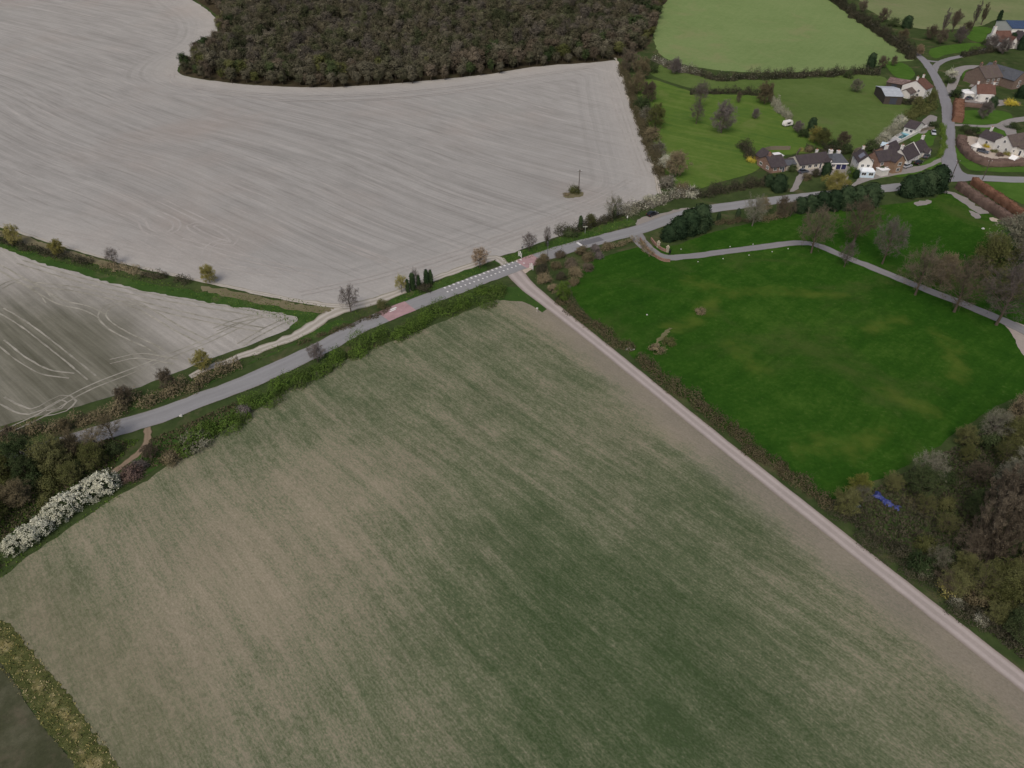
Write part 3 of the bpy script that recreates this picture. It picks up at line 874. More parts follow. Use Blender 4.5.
def conifer(seed, R, H, n=3000, card=.55, taper=.42):
    rng = np.random.default_rng(seed)
    tr, cr = Geo(), Geo()
    tr.add(*tube([[0, 0, -.3], [0, 0, H * .5], [0, 0, H * .9]], [.28, .18, .05], 6))
    z = rng.uniform(0.02, 1, n) ** .9
    a = rng.uniform(0, 2 * PI, n)
    lump = .86 + .13 * np.sin(a * 3 + z * 9 + seed) + .10 * np.sin(a * 7 - z * 14 + seed * 2) + .08 * np.sin(z * 31 + a * 2)
    prof = np.where(z < .25, .86 + .14 * z / .25, (1 - ((z - .25) / .75) ** 2.2) ** taper)
    r = R * prof * lump * rng.uniform(.72, 1.02, n)
    p = np.column_stack([np.cos(a) * r, np.sin(a) * r, z * H * (.92 + .1 * lump)])
    d = np.column_stack([np.cos(a) * .55, np.sin(a) * .55, np.full(n, .9)]) + rng.normal(0, .35, (n, 3))
    nn = np.column_stack([np.cos(a), np.sin(a), np.clip((z - .2) * 1.3, 0, 1.2)]) + rng.normal(0, .45, (n, 3))
    cr.add(*cards(p, card * rng.uniform(.7, 1.4, n), card * .5, rng, d, nn))
    # dense heart so that no light comes through
    k, m = 10, 9
    zs = np.linspace(0, .93, m); th = np.arange(k) * 2 * PI / k
    pr = np.where(zs < .25, .86 + .14 * zs / .25, (1 - ((zs - .25) / .75) ** 2.2) ** taper) * R * .74
    V = np.array([[math.cos(t) * q, math.sin(t) * q, s * H] for s, q in zip(zs, pr) for t in th])
    F = [(i * k + j, i * k + (j + 1) % k, (i + 1) * k + (j + 1) % k, (i + 1) * k + j) for i in range(m - 1) for j in range(k)]
    cr.add(V, F)
    return tr, cr


def dome_tree(seed, H, R, n=1500, card=.46):
    """woodland tree: an uneven, well filled crown of sprays and twigs over a short trunk with limbs"""
    rng = np.random.default_rng(seed)
    tr, cr = Geo(), Geo()
    tr.add(*tube([[0, 0, -.3], [.1, 0, H * .3], [0, .1, H * .62]], [.24, .17, .08], 6))
    for k in range(7):
        a = k * .9 + rng.uniform(0, .5); e = np.array([math.cos(a) * R * .7, math.sin(a) * R * .7, H * rng.uniform(.55, .88)])
        tr.add(*tube([[0, 0, H * .25], e * [.5, .5, .75], e], [.10, .07, .03], 4))
    ncl = 30
    uu = unit(ncl, rng); uu[:, 2] = uu[:, 2] * .9 + .15
    c0 = np.array([0, 0, H * .52])
    cc = c0 + uu * np.array([R, R, H * .43]) * rng.uniform(.62, .86, (ncl, 1))
    b = rng.integers(0, ncl, n)
    v = unit(n, rng) * (rng.uniform(0, 1, (n, 1)) ** .4) * R * .36
    P = cc[b] + v * [1, 1, .8]
    P[:, 2] = np.maximum(P[:, 2], .3)
    k2 = rng.uniform(size=n) < .8
    nn = (P - c0) / np.array([R, R, H * .43]); nn = nn / (np.linalg.norm(nn, axis=1)[:, None] + 1e-6) + rng.normal(0, .38, P.shape)
    cr.add(*cards(P[k2], card * rng.uniform(.5, 1.3, k2.sum()), card * .7, rng, None, nn[k2]))
    t_ = P[~k2]; d = (t_ - c0) / (np.linalg.norm(t_ - c0, axis=1)[:, None] + 1e-6)
    cr.add(*tris(t_, d * .9 + rng.normal(0, .35, d.shape), .11, rng))
    # dusky heart
    q = unit(260, rng) * (rng.uniform(0, 1, (260, 1)) ** .33) * np.array([R * .62, R * .62, H * .30]) + c0
    cr.add(*cards(q, 1.1, .8, rng))
    return tr, cr


def pair(name, tc):
    a, b = tc[0].mesh(name + '_trunk', True), tc[1].mesh(name + '_crown')
    a.materials.append(BARK); b.materials.append(L['brown'])
    return a, b


PROTO = {}
for i in range(3):
    PROTO['bare%d' % i] = pair('bare', grow(10 + i, 10, 4.3, 2.0, 34, 6, 5, 7, tw=.03, tl=.75, shape=1.5))                       # spreading, bare
    PROTO['dense%d' % i] = pair('dense', grow(20 + i, 8, 3.6, .8, 32, 6, 5, 6, tw=.042, tl=.7, leaves=1.2, leaf=.19, shape=1.5))    # budding crown
    PROTO['low%d' % i] = pair('wood_tree', dome_tree(30 + i, 10.5, 3.3))
    PROTO['bush%d' % i] = pair('bush', bush(40 + i, 2.0, 2.6))
    PROTO['con%d' % i] = pair('conifer', conifer(50 + i, 3.2, 8))
    PROTO['shrub%d' % i] = pair('shrub', bush(60 + i, 2.4, 4.0, 34, 46, .34, 1.0, .78))
    PROTO['thin%d' % i] = pair('thin', grow(70 + i, 5, 1.9, 1.2, 24, 5, 5, 6, tw=.03, tl=.5, leaves=.7, leaf=.14, r0=.10))
for i in range(2):
    PROTO['tall%d' % i] = pair('tall', grow(80 + i, 18, 2.7, 1.5, 30, 6, 6, 7, tw=.045, tl=1.1, leaves=.25, leaf=.2, up=1.3))          # upswept poplar-like
    PROTO['willow%d' % i] = pair('willow', grow(90 + i, 8, 5.0, 1.2, 14, 7, 6, 10, tw=.05, tl=1.2, leaves=1.8, leaf=.24, droop=.35))
    PROTO['ivy%d' % i] = pair('ivy', conifer(95 + i, .75, 4.6, 620, .36, .35))
_it = {}


def tree(kind, px, mat, h, label, cat='tree', group=None, name=None, rs=1.0, bark=None, world=None):
    """kind: prototype family; h: height in metres; rs: extra radial stretch"""
    n = {'tall': 2, 'willow': 2, 'ivy': 2}.get(kind, 3)
    _it[kind] = _it.get(kind, 0) + 1
    tm, cm = PROTO['%s%d' % (kind, _it[kind] % n)]
    base_h = {'bare': 10, 'dense': 8, 'low': 11, 'bush': 2.6, 'con': 8, 'shrub': 4.0, 'thin': 5, 'tall': 18, 'willow': 8, 'ivy': 4.6}[kind]
    p = at(*px) if world is None else world
    s = h / base_h
    o = empty(name or {'bush': 'bush', 'shrub': 'shrub'}.get(kind, 'tree'), p, label, cat, group, random.uniform(0, 2 * PI))
    o.scale = (s * rs, s * rs, s)
    link('stem' if kind in ('bush', 'shrub') else 'trunk', tm, o, bark or BARK)
    link('foliage' if kind in ('bush', 'shrub', 'con') else 'crown', cm, o, L[mat])
    return o


def hedge(name, px, width, height, mat, label, dens=55, card=.34, gaps=0.0, lump=.35, clip=False, cat='hedge', group=None, seed=0, extra=None, world=None):
    rng = np.random.default_rng(seed + 500)
    w = W2(px) if world is None else np.asarray(world, float)
    c = catmull(w, False, .5)
    S = np.concatenate([[0], np.cumsum(np.linalg.norm(np.diff(c, axis=0), axis=1))])
    d = np.gradient(c, axis=0); d /= np.linalg.norm(d, axis=1)[:, None] + 1e-9
    o0 = np.array([c[0, 0], c[0, 1], float(hgt(c[0, 0], c[0, 1]))])

    def place(s, q, z):
        cx, cy = np.interp(s, S, c[:, 0]), np.interp(s, S, c[:, 1])
        dx, dy = np.interp(s, S, d[:, 0]), np.interp(s, S, d[:, 1])
        X, Y = cx - dy * q, cy + dx * q
        return np.column_stack([X, Y, hgt(X, Y) + .08 + z]) - o0
    g = Geo()
    if clip:
        n = int(S[-1] * dens * .5)
        s = rng.uniform(0, S[-1], n)
        wob = lambda a: 1 + .05 * np.sin(a * .9 + seed) + .04 * np.sin(a * 2.3)
        top = rng.uniform(size=n) < .45
        z = np.where(top, 1.0, rng.uniform(0, 1, n)); q = np.where(top, rng.uniform(-.9, .9, n), np.where(rng.uniform(size=n) < .5, -1, 1.0) * (1 - .12 * z))
        P = place(s, q * width * .5 * wob(s), z * height * wob(s + 2)) + rng.normal(0, .06, (n, 3))
        g.add(*cards(P, card * rng.uniform(.5, 1.1, n), card * .6, rng))
        ks = np.arange(0, S[-1], .7)
        prof = [(-.98, 0), (-.97, .55), (-.86, .93), (-.5, 1.0), (0, 1.01), (.5, 1.0), (.86, .93), (.97, .55), (.98, 0)]
        V = np.stack([place(ks, a * width * .5 * wob(ks), b * height * wob(ks + 2)) for a, b in prof], 1) + rng.normal(0, .07, (len(ks), len(prof), 3))
        m, k = len(ks), len(prof)
        ii, jj = np.meshgrid(np.arange(m - 1), np.arange(k - 1), indexing='ij')
        a0 = (ii * k + jj).ravel()
        g.add(V.reshape(-1, 3), np.column_stack([a0, a0 + k, a0 + k + 1, a0 + 1]))
        g.add(V[0], np.array([[0, 1, 2, 3], [0, 3, 4, 8], [8, 4, 5, 6], [8, 6, 7, 8]])[:3]); g.add(V[-1], np.array([[3, 2, 1, 0], [8, 4, 3, 0], [6, 5, 4, 8]]))
    else:
        m = max(3, int(S[-1] / (width * .40)))
        ks = (np.arange(m) + rng.uniform(.1, .9, m)) / m * S[-1]; kh = rng.uniform(1 - lump, 1 + lump, m) * height * 1.25; kr = width * .5 * rng.uniform(.72, 1.1, m); ko = rng.normal(0, .16 * width, m)
        if gaps:
            keep = rng.uniform(size=m) > gaps
            ks, kh, kr, ko = ks[keep], kh[keep], kr[keep], ko[keep]
        n = int(S[-1] * dens * (height + width) / 1.8)
        b = rng.integers(0, len(ks), n)
        u = unit(n, rng); u[:, 2] = np.abs(u[:, 2])
        r = rng.uniform(0, 1, n) ** .22 * (.88 + .20 * np.sin(u[:, 0] * 6 + b * 1.7) * np.sin(u[:, 1] * 7 + b * 2.3) + .08 * np.sin(u[:, 2] * 11 + b))
        P = place(ks[b] + u[:, 0] * r * kr[b] * 1.15, ko[b] + u[:, 1] * r * kr[b], u[:, 2] * r * kh[b])
        k2 = rng.uniform(size=n) < .75
        nn = np.column_stack([-np.interp(ks[b], S, d[:, 1]) * u[:, 1] + np.interp(ks[b], S, d[:, 0]) * u[:, 0], np.interp(ks[b], S, d[:, 0]) * u[:, 1] + np.interp(ks[b], S, d[:, 1]) * u[:, 0], u[:, 2] + .15]) + rng.normal(0, .45, (n, 3))
        g.add(*cards(P[k2], card * rng.uniform(.6, 1.3, k2.sum()), card * .62, rng, None, nn[k2]))
        t_ = P[~k2]
        g.add(*tris(t_, (unit(len(t_), rng) + np.array([0, 0, .9])) * card * 1.3, .06, rng))
    root = empty(name, o0, label, cat, group)
    link('foliage', g.mesh('hedge_foliage'), root, L[mat])
    if extra:
        fr, em, ec = extra
        i = rng.integers(0, len(P), int(len(P) * fr))
        e = Geo()
        blob = P[i] + rng.normal(0, .12, (len(i), 3)) + np.array([0, 0, .12])
        e.add(*cards(blob, ec, ec * .8, rng))
        link('blossom', e.mesh('hedge_blossom'), root, L[em])
    return root


# ------------------------------------------------------------------ hedges
hedge('hedge', [(506, 290), (485, 298), (470, 304), (450, 311), (430, 320), (412, 328), (395, 336), (375, 344), (360, 351), (340, 361), (320, 371), (300, 382), (280, 393), (260, 404), (245, 412)], 6.2, 2.7, 'mixhedge', 'long roadside hedge in fresh bright green between the road and the crop field', 75, .34, seed=1)
hedge('hedge', [(245, 414), (225, 426), (208, 436), (190, 447), (176, 455)], 7.5, 2.4, 'mixhedge', 'brown and green roadside scrub continuing the bright green hedge down to the earth footpath', 60, .36, seed=2)
hedge('hedge', [(-20, 448), (10, 439), (40, 432), (70, 425), (110, 413), (140, 404), (170, 394), (200, 382), (222, 373), (240, 366)], 5, 2.2, 'bramble', 'low tawny hedge between the pale drilled field and the road verge', 55, .36, lump=.5, seed=3)
hedge('hedge', [(298, 346), (315, 339), (330, 333), (350, 326), (372, 318), (392, 308)], 2.6, .9, 'brownhedge', 'low patchy scrub between the chalk track and the road', 45, .3, .3, .5, seed=4)
hedge('hedge', [(-5, 240), (15, 246), (40, 252), (70, 258), (92, 264)], 3.6, 1.7, 'darkhedge', 'dark low hedge on the grass strip under the two yellow trees', 50, .34, .12, .4, seed=5)
hedge('hedge', [(104, 266), (120, 269), (138, 273)], 3.4, 1.4, 'bramble', 'short brown hedge piece on the grass strip beneath the bare grey tree', 50, .34, .1, .4, seed=6)
hedge('hedge', [(144, 275), (155, 277), (168, 279)], 3.8, 2.0, 'darkhedge', 'short dark hedge clump on the grass strip, larger of two beside the pale green tree', 50, .34, 0, .4, seed=7)
hedge('hedge', [(174, 281), (182, 282), (190, 284)], 3.2, 1.8, 'darkhedge', 'shortest dark hedge clump on the grass strip, nearest the pale green tree', 50, .34, 0, .4, seed=8)
hedge('hedge', [(558, 236), (566, 233), (580, 230), (592, 226), (606, 221), (620, 216)], 4.5, 2.6, 'darkhedge', 'dark unkempt hedge on the road verge beside the ploughed field corner', 60, .36, 0, .5, seed=9)
hedge('hedge', [(622, 215), (634, 211), (648, 207), (662, 202), (676, 199), (690, 195)], 5, 2.8, 'whitehedge', 'hedge dotted with white blossom behind the dark car', 62, .36, 0, .4, seed=10, extra=(.12, 'blossom', .35))
hedge('hedge', [(688, 197), (705, 195), (722, 192), (740, 189), (756, 186), (770, 183)], 5, 3.2, 'darkhedge', 'tall dark hedge between the striped paddock and the road', 60, .38, 0, .3, seed=11)
hedge('hedge', [(598, 251), (612, 248), (626, 244), (640, 243), (646, 250), (652, 257)], 2.8, 1.5, 'bramble', 'low brown bramble hedge between the road and the park gateway', 50, .3, 0, .4, seed=12)
hedge('hedge', [(563, 301), (578, 313), (593, 326), (613, 341), (631, 352)], 4.2, 1.7, 'brownhedge', 'dark brown hedge along the farm track from the thicket to the white rubble heap', 60, .32, 0, .35, seed=13)
hedge('hedge', [(638, 358), (660, 377), (685, 397), (710, 416), (736, 437), (762, 457), (785, 474), (810, 493), (832, 510)], 4.6, 2.0, 'brownhedge', 'long dark brown hedge between the farm track and the park grass', 62, .30, 0, .35, seed=14)
hedge('hedge', [(828, 510), (855, 529), (880, 548), (907, 566), (934, 586), (971, 612), (1003, 637), (1040, 664), (1085, 700)], 7.0, 1.6, 'darkhedge', 'dark green hedge between the farm track and the tangled thicket', 70, .26, 0, .4, seed=15)
hedge('hedge', [(621, 66), (627, 84), (634, 106), (642, 128), (650, 150), (658, 168), (666, 186)], 5, 2.5, 'brownhedge', 'scrubby brown hedge up the east side of the ploughed field', 55, .40, 0, .5, seed=16)
hedge('hedge', [(652, 60), (668, 67), (684, 72), (700, 76)], 6, 3.2, 'whitehedge', 'hedge frosted with white blossom at the wood end of the meadow hedgerow', 60, .42, 0, .4, seed=17, extra=(.05, 'blossom', .4))
hedge('hedge', [(700, 77), (722, 80), (745, 79), (770, 78), (800, 77), (830, 76), (860, 74), (880, 75)], 6, 3.2, 'darkhedge', 'long dark hedge dividing the pale meadow from the pasture below', 55, .44, 0, .5, seed=18, extra=(.05, 'blossom2', .4))
hedge('hedge', [(690, 93), (712, 94), (735, 93), (755, 94), (772, 95)], 4.5, 2.8, 'darkhedge', 'shorter dark hedge along the top of the striped paddock', 55, .42, 0, .45, seed=19)
hedge('hedge', [(772, 101), (776, 107), (782, 114), (788, 120)], 4, 3.0, 'blossom2', 'pinkish white blossoming hedge running down to the white caravan', 60, .40, 0, .3, seed=20)
hedge('hedge', [(740, 146), (747, 153), (755, 162)], 5.5, 4.0, 'darkhedge', 'dark hedge above the round yellow bush beside the brick bungalow', 55, .36, 0, .4, seed=21)
hedge('hedge', [(818, -10), (840, 6), (862, 22), (882, 35), (900, 49), (914, 60)], 7, 4.5, 'darkhedge', 'tall dark hedgerow along the lane above the pale meadow', 60, .5, 0, .4, seed=22)
hedge('hedge', [(958, 188), (970, 197), (985, 207), (1000, 217), (1014, 226)], 2.6, 2.5, 'plum', 'clipped plum brown beech hedge, the one beside the pale rubble strip', 150, .32, 0, .08, True, seed=23)
hedge('hedge', [(972, 184), (985, 193), (1000, 203), (1014, 213), (1030, 224)], 2.0, 2.5, 'rust', 'clipped rust red beech hedge, the thinner of the pair by the junction', 150, .32, 0, .08, True, seed=24)
hedge('hedge', [(961, 140), (961, 146), (966, 154), (975, 161), (990, 165), (1008, 165), (1032, 164)], 3.6, 2.0, 'plum', 'clipped brown hedge curving round the gravel garden', 150, .36, 0, .10, True, seed=25)
hedge('hedge', [(966, 133), (978, 137), (992, 140), (1007, 145)], 3.6, 1.8, 'darkhedge', 'dark hedge between the gravel garden and its small lawn', 70, .36, 0, .3, seed=26)
hedge('hedge', [(958, 104), (957.5, 113), (957, 123)], 4.2, 2.6, 'rust', 'short rust brown beech hedge standing upright beside the lane', 150, .38, 0, .08, True, seed=27)
hedge('hedge', [(962, 106), (972, 107), (984, 108)], 2.0, 1.6, 'plum', 'narrow plum hedge below the cottage with the bowed white front', 130, .36, 0, .1, True, seed=28)
hedge('hedge', [(942, 126), (943, 138), (942, 150), (938, 158)], 2.4, 1.5, 'green', 'green hedge between the cottage lawn and the lane', 70, .34, 0, .2, seed=29)
hedge('hedge', [(704, 226), (722, 224), (738, 222), (756, 221)], 3, 1.6, 'brownhedge', 'low brown scrub between the road and the bare roadside tree', 45, .34, .2, .5, seed=30)
hedge('hedge', [(758, 221), (772, 219), (788, 216)], 3, 2.0, 'bramble', 'tawny scrub by the road just before the conifer row', 50, .34, 0, .4, seed=31)
hedge('hedge', [(805, 150), (820, 152), (838, 152), (850, 151)], 4, 2.6, 'darkhedge', 'dark garden hedge behind the long bungalow', 55, .4, 0, .4, seed=32)
hedge('hedge', [(868, 150), (876, 145), (884, 139), (894, 133), (902, 128)], 4, 2.4, 'blossom2', 'pale blossoming hedge behind the garden swimming pool', 55, .4, 0, .4, seed=33)
hedge('hedge', [(905, 122), (914, 116), (924, 112), (934, 108)], 6, 3.0, 'olive', 'olive green scrub between the red roofed cottage and the pool drive', 50, .42, 0, .5, seed=34)
hedge('hedge', [(884, 101), (896, 103), (908, 104), (918, 102)], 5, 2.5, 'darkhedge', 'dark scrub in front of the pale metal barn', 50, .42, 0, .5, seed=35)
hedge('hedge', [(962, 57), (978, 54), (992, 52), (1004, 50)], 5, 3.0, 'darkhedge', 'dark evergreen hedge behind the manor along the side lane', 50, .45, 0, .5, seed=36)
hedge('hedge', [(916, 184), (930, 183), (941, 183)], 3, 1.6, 'green', 'low green hedge beside the junction behind the conifers', 50, .36, 0, .3, seed=37)

# the white blackthorn, bush by bush
for k, (u, v, h) in enumerate([(17, 549, 3.4), (31, 541, 3.8), (44, 532, 3.6), (57, 520, 4.0), (68, 511, 4.3), (83, 502, 3.9), (95, 495, 4.2), (107, 489, 4.6)]):
    lab = ['blackthorn bush in white blossom at the west end of the blossoming row', 'blackthorn bush in white blossom at the footpath end of the blossoming row'][k == 7] if k in (0, 7) else 'blackthorn bush in white blossom inside the dense row by the crop field'
    o = tree('shrub', (u, v), 'dkgreen', h * .93, lab, 'bush', 'blackthorn bushes in white blossom', 'blackthorn_bush', 1.02)
    rng = np.random.default_rng(900 + k)
    g = Geo()
    ncl = 100
    uu = unit(ncl, rng); uu[:, 2] = np.abs(uu[:, 2]) * 1.1 - .1
    cc = uu * np.array([2.45, 2.45, 3.35]) * rng.uniform(.84, 1.04, (ncl, 1)) + np.array([0, 0, .75])
    pts = np.repeat(cc, 24, 0) + rng.normal(0, .22, (ncl * 24, 3))
    nn = pts - np.array([0, 0, 1.0]); nn = nn / np.linalg.norm(nn, axis=1)[:, None] + rng.normal(0, .4, pts.shape)
    g.add(*cards(pts, .23 * rng.uniform(.6, 1.3, len(pts)), .19, rng, None, nn))
    link('blossom', g.mesh('blackthorn_blossom'), o, L['blossom'])

# ------------------------------------------------------------------ single trees and shrubs
T = tree
# along the grass strip between the arable fields
T('dense', (17, 245), 'gold', 6.5, 'yellow green tree at the outer end of the grass strip hedge', rs=.85)
T('dense', (60, 255), 'gold', 5.0, 'small round yellow tree on the grass strip hedge before the bare grey tree', rs=1.05)
T('bare', (115, 265), 'purple', 5.5, 'bare grey tree standing on the grass strip between both ploughed fields', rs=.95, bark=BARK_G)
T('dense', (210, 283), 'gold', 5.5, 'pale yellow green round tree near the pointed end of the grass strip')
T('bare', (351, 312), 'purple', 7.8, 'bare purple grey tree where the chalk track forks', rs=.85)
T('thin', (480, 268), 'tan', 6.0, 'small tree with pinkish tan new leaves beside the white road dashes', rs=1.1)
T('thin', (402, 293), 'gold', 5.5, 'slim yellowish tree at the low end of the ivy clad clump', rs=.8)
for (u, v, h) in ((408, 292, 4.0), (413, 290, 5.4), (419, 288.5, 4.2), (427, 286, 5.2), (431, 284.5, 4.6)):
    T('ivy', (u, v), 'ivy', h, 'ivy clad dark slender tree in the clump above the chalk track edge', group='ivy clad trees by the chalk track', rs=1.1)
T('bare', (416, 288), 'purple', 6.2, 'thin bare grey tree rising among the ivy clad clump', rs=.5)
T('bush', (424, 290), 'darkhedge', 2.2, 'dark bush at the foot of the ivy clad clump', 'bush', rs=1.6)
T('dense', (382, 309), 'olive', 2.8, 'small olive shrub on the verge above the pink road patch', rs=1.2, name='shrub')
T('bare', (529, 251), 'purple', 6.0, 'purple grey bare shrub like tree on the verge by the white gateway panel', rs=.95)
T('bare', (547, 247), 'purple', 6.8, 'narrow bare tree with a dark trunk beside the purple grey one', rs=.45)
T('ivy', (547, 246), 'ivy', 3.5, 'dark ivy column at the foot of the narrow bare tree')
T('ivy', (580, 231), 'ivy', 5.2, 'dark ivy column standing out of the verge hedge')
T('dense', (590, 227), 'olive', 4.5, 'olive shrub beside the dark ivy column in the verge hedge', name='shrub')
T('bare', (614, 219), 'grey', 8.0, 'wide grey olive bare tree with an ivy trunk by the bend in the road', rs=1.05)
T('ivy', (614, 219), 'ivy', 5.0, 'ivy sleeve round the trunk of the wide grey olive tree', 'ivy')
T('bush', (571, 236), 'dkgreen', 2.8, 'dark green bush at the low end of the verge hedge', 'bush', rs=1.3)
T('bush', (632, 214), 'blossom2', 2.8, 'bush with pale blossom on the verge by the small white sign', 'bush', rs=1.2)
T('bush', (651, 204), 'blossom2', 4.0, 'taller blossoming bush at the corner of the ploughed field', 'bush')
T('bush', (574.5, 193), 'olive', 3.4, 'lone olive bush round the pole out in the ploughed field', 'bush', rs=.9)
T('bush', (566, 195), 'bramble', .9, 'low dry brown bush beside the lone olive one in the ploughed field', 'bush', rs=2.2)
# hedgerow east of the ploughed field, from the wood to the road
for k, (knd, u, v, m, h, lab) in enumerate([
    ('dense', 626, 70, 'brown', 8, 'brown tree at the wood corner of the field edge row'),
    ('dense', 638, 78, 'bramble', 8, 'tawny tree second from the wood in the field edge row'),
    ('shrub', 648, 70, 'dkgreen', 5, 'dark shrub under the wood corner beside the pale blossoming hedge'),
    ('dense', 634, 92, 'bramble', 7, 'warm brown tree in the upper half of the field edge row'),
    ('dense', 645, 100, 'brown', 7, 'dull brown tree set back in the field edge row'),
    ('shrub', 638, 108, 'dkgreen', 5.5, 'dark green shrub halfway up the field edge row'),
    ('shrub', 645, 118, 'whitehedge', 5, 'grey green shrub flecked with blossom in the field edge row'),
    ('dense', 652, 126, 'olive', 7.5, 'large olive brown tree midway along the field edge row'),
    ('shrub', 648, 138, 'bramble', 5, 'brown shrub just below the large olive brown tree'),
    ('shrub', 655, 152, 'whitehedge', 4.5, 'shrub half covered in white blossom, upper of two at the paddock edge'),
    ('shrub', 662, 166, 'blossom2', 4.5, 'whitest shrub of the field edge row at the paddock corner'),
    ('dense', 672, 175, 'bramble', 7.5, 'broad rusty brown tree at the lower end of the field edge row'),
    ('shrub', 664, 185, 'whitehedge', 4, 'low shrub with white flecks at the foot of the rusty brown tree'),
    ('shrub', 679, 192, 'bramble', 4, 'tawny shrub between the rusty brown tree and the road hedge'),
    ('bush', 688, 194, 'blossom2', 3, 'small pale blossoming bush at the road end of the paddock'),
    ('dense', 672, 72, 'purple', 6, 'faint grey bare tree below the frosted hedge in the paddock corner')]):
    T(knd, (u + 3, v + 2), m, h * 1.3, lab, 'shrub' if knd in ('shrub', 'bush') else 'tree', 'trees and shrubs of the field edge row')
T('bare', (699, 108), 'purple', 12, 'upper bare tree of two on the striped paddock, thinner crown', rs=.75)
T('bare', (696, 124), 'purple', 9, 'smaller bare tree on the paddock beside the dense purple one', rs=.9)
T('dense', (721, 133), 'purple', 12.5, 'dense purple grey bare tree standing alone in the striped paddock', rs=.85)
T('dense', (755, 119), 'purple', 4.5, 'little bare shrub on the paddock right of the purple grey tree', rs=.9, name='shrub')
T('dense', (764, 104), 'bramble', 9.5, 'round brown tree at the corner of the short dark paddock hedge')
T('dense', (738, 103), 'brown', 5.0, 'thin brown sapling under the short dark paddock hedge', rs=.6)
T('dense', (855, 92), 'grey', 6, 'grey leafless shrub near the edge of the pasture', rs=1.1, name='shrub')
T('shrub', (848, 78), 'dkgreen', 4.5, 'dark round shrub ending the meadow hedge', 'shrub')
T('con', (870, 68), 'conifer', 7.5, 'dark conifer at the barn end of the meadow hedge', rs=.9)
T('dense', (881, 68), 'brown', 6, 'brown tree beside the dark conifer above the barns')
T('dense', (893, 66), 'brown', 5, 'small brown tree above the rust roofed barn', rs=.8)
# gardens behind the bungalows
for (knd, u, v, m, h, lab) in [
    ('dense', 797, 133, 'purple', 5, 'brown grey shrub tree next to the white caravan'),
    ('con', 811, 131, 'conifer', 5.5, 'dark pointed conifer above the garden behind the bungalows'),
    ('shrub', 803, 137, 'dkgreen', 4, 'dark shrub below the pointed conifer'),
    ('dense', 814, 143, 'gold', 6.5, 'yellow green tree in the garden behind the bungalows'),
    ('dense', 822, 147, 'olive', 7, 'olive tree beside the yellow green one behind the bungalows'),
    ('con', 822, 139, 'conifer', 4.5, 'small dark conifer behind the yellow green garden tree'),
    ('shrub', 833, 150, 'dkgreen', 5, 'dark green shrub behind the long bungalow roof'),
    ('dense', 841, 148, 'brown', 6.5, 'brown bare tree over the white chimneys'),
    ('shrub', 846, 153, 'dkgreen', 4.2, 'dark shrub between the blue roof and the white house'),
    ('shrub', 808, 152, 'bramble', 3, 'low brown shrub between two bungalow roofs')]:
    T(knd, (u, v), m, h, lab, 'shrub' if knd == 'shrub' else 'tree')
T('bush', (751, 162), 'yellow', 2.6, 'round bright yellow bush beside the brick gable', 'bush')
T('bush', (801, 151), 'gold', 1.6, 'small lime yellow bush on the lawn edge behind the bungalows', 'bush')
T('con', (778, 191), 'conifer', 6.0, 'big dark conifer in front of the brick bungalow', rs=1.35)
T('con', (768, 186), 'conifer', 4.2, 'smaller dark conifer beside the big one in front of the bungalow', rs=1.3)
T('shrub', (792, 171), 'dkgreen', 3.2, 'dark green shrub by the white gable of the brick bungalow', 'shrub')
T('shrub', (806, 180), 'bramble', 3.0, 'brown shrub on the island by the drive of the long bungalow', 'shrub')
T('con', (825, 176), 'conifer', 5.0, 'dark conifer before the porch of the long bungalow', rs=1.1)
T('shrub', (815, 176), 'darkhedge', 3.2, 'dark brown shrub beside the porch conifer', 'shrub')
T('willow', (833, 192), 'gold', 7.0, 'weeping willow in golden leaf hanging over the road', rs=.95)
T('shrub', (851, 176), 'green', 4.5, 'green bush beside the double garage', 'shrub', rs=.8)
T('con', (855, 178), 'ivy', 3.0, 'low dark green bush at the corner of the garage forecourt', rs=1.1)
T('bush', (842, 177), 'dkgreen', 1.3, 'tiny round dark bush on the garage forecourt', 'bush')
T('shrub', (880, 173), 'dkgreen', 3.5, 'dark bush between the white house and the parked white cars', 'shrub')
# bare roadside trees
T('bare', (752, 226), 'grey', 10.5, 'tall bare tree with a pale trunk on the park side of the road', rs=.85, bark=BARK_G)
T('dense', (780, 218), 'brown', 7.5, 'brown twiggy tree leaning over the road before the conifer row', rs=.65)
T('dense', (762, 212), 'bramble', 5, 'brown bush like tree at the hedge end near the road', rs=1.1)
T('bare', (790, 217), 'brown', 6, 'thin brown tree at the left end of the conifer row', rs=.7)
T('con', (718, 221), 'conifer', 3.2, 'small dark conifer alone among the roadside scrub', rs=.6)
T('con', (737, 220), 'conifer', 4.0, 'second small dark conifer among the roadside scrub, nearer the tall bare tree', rs=.6)
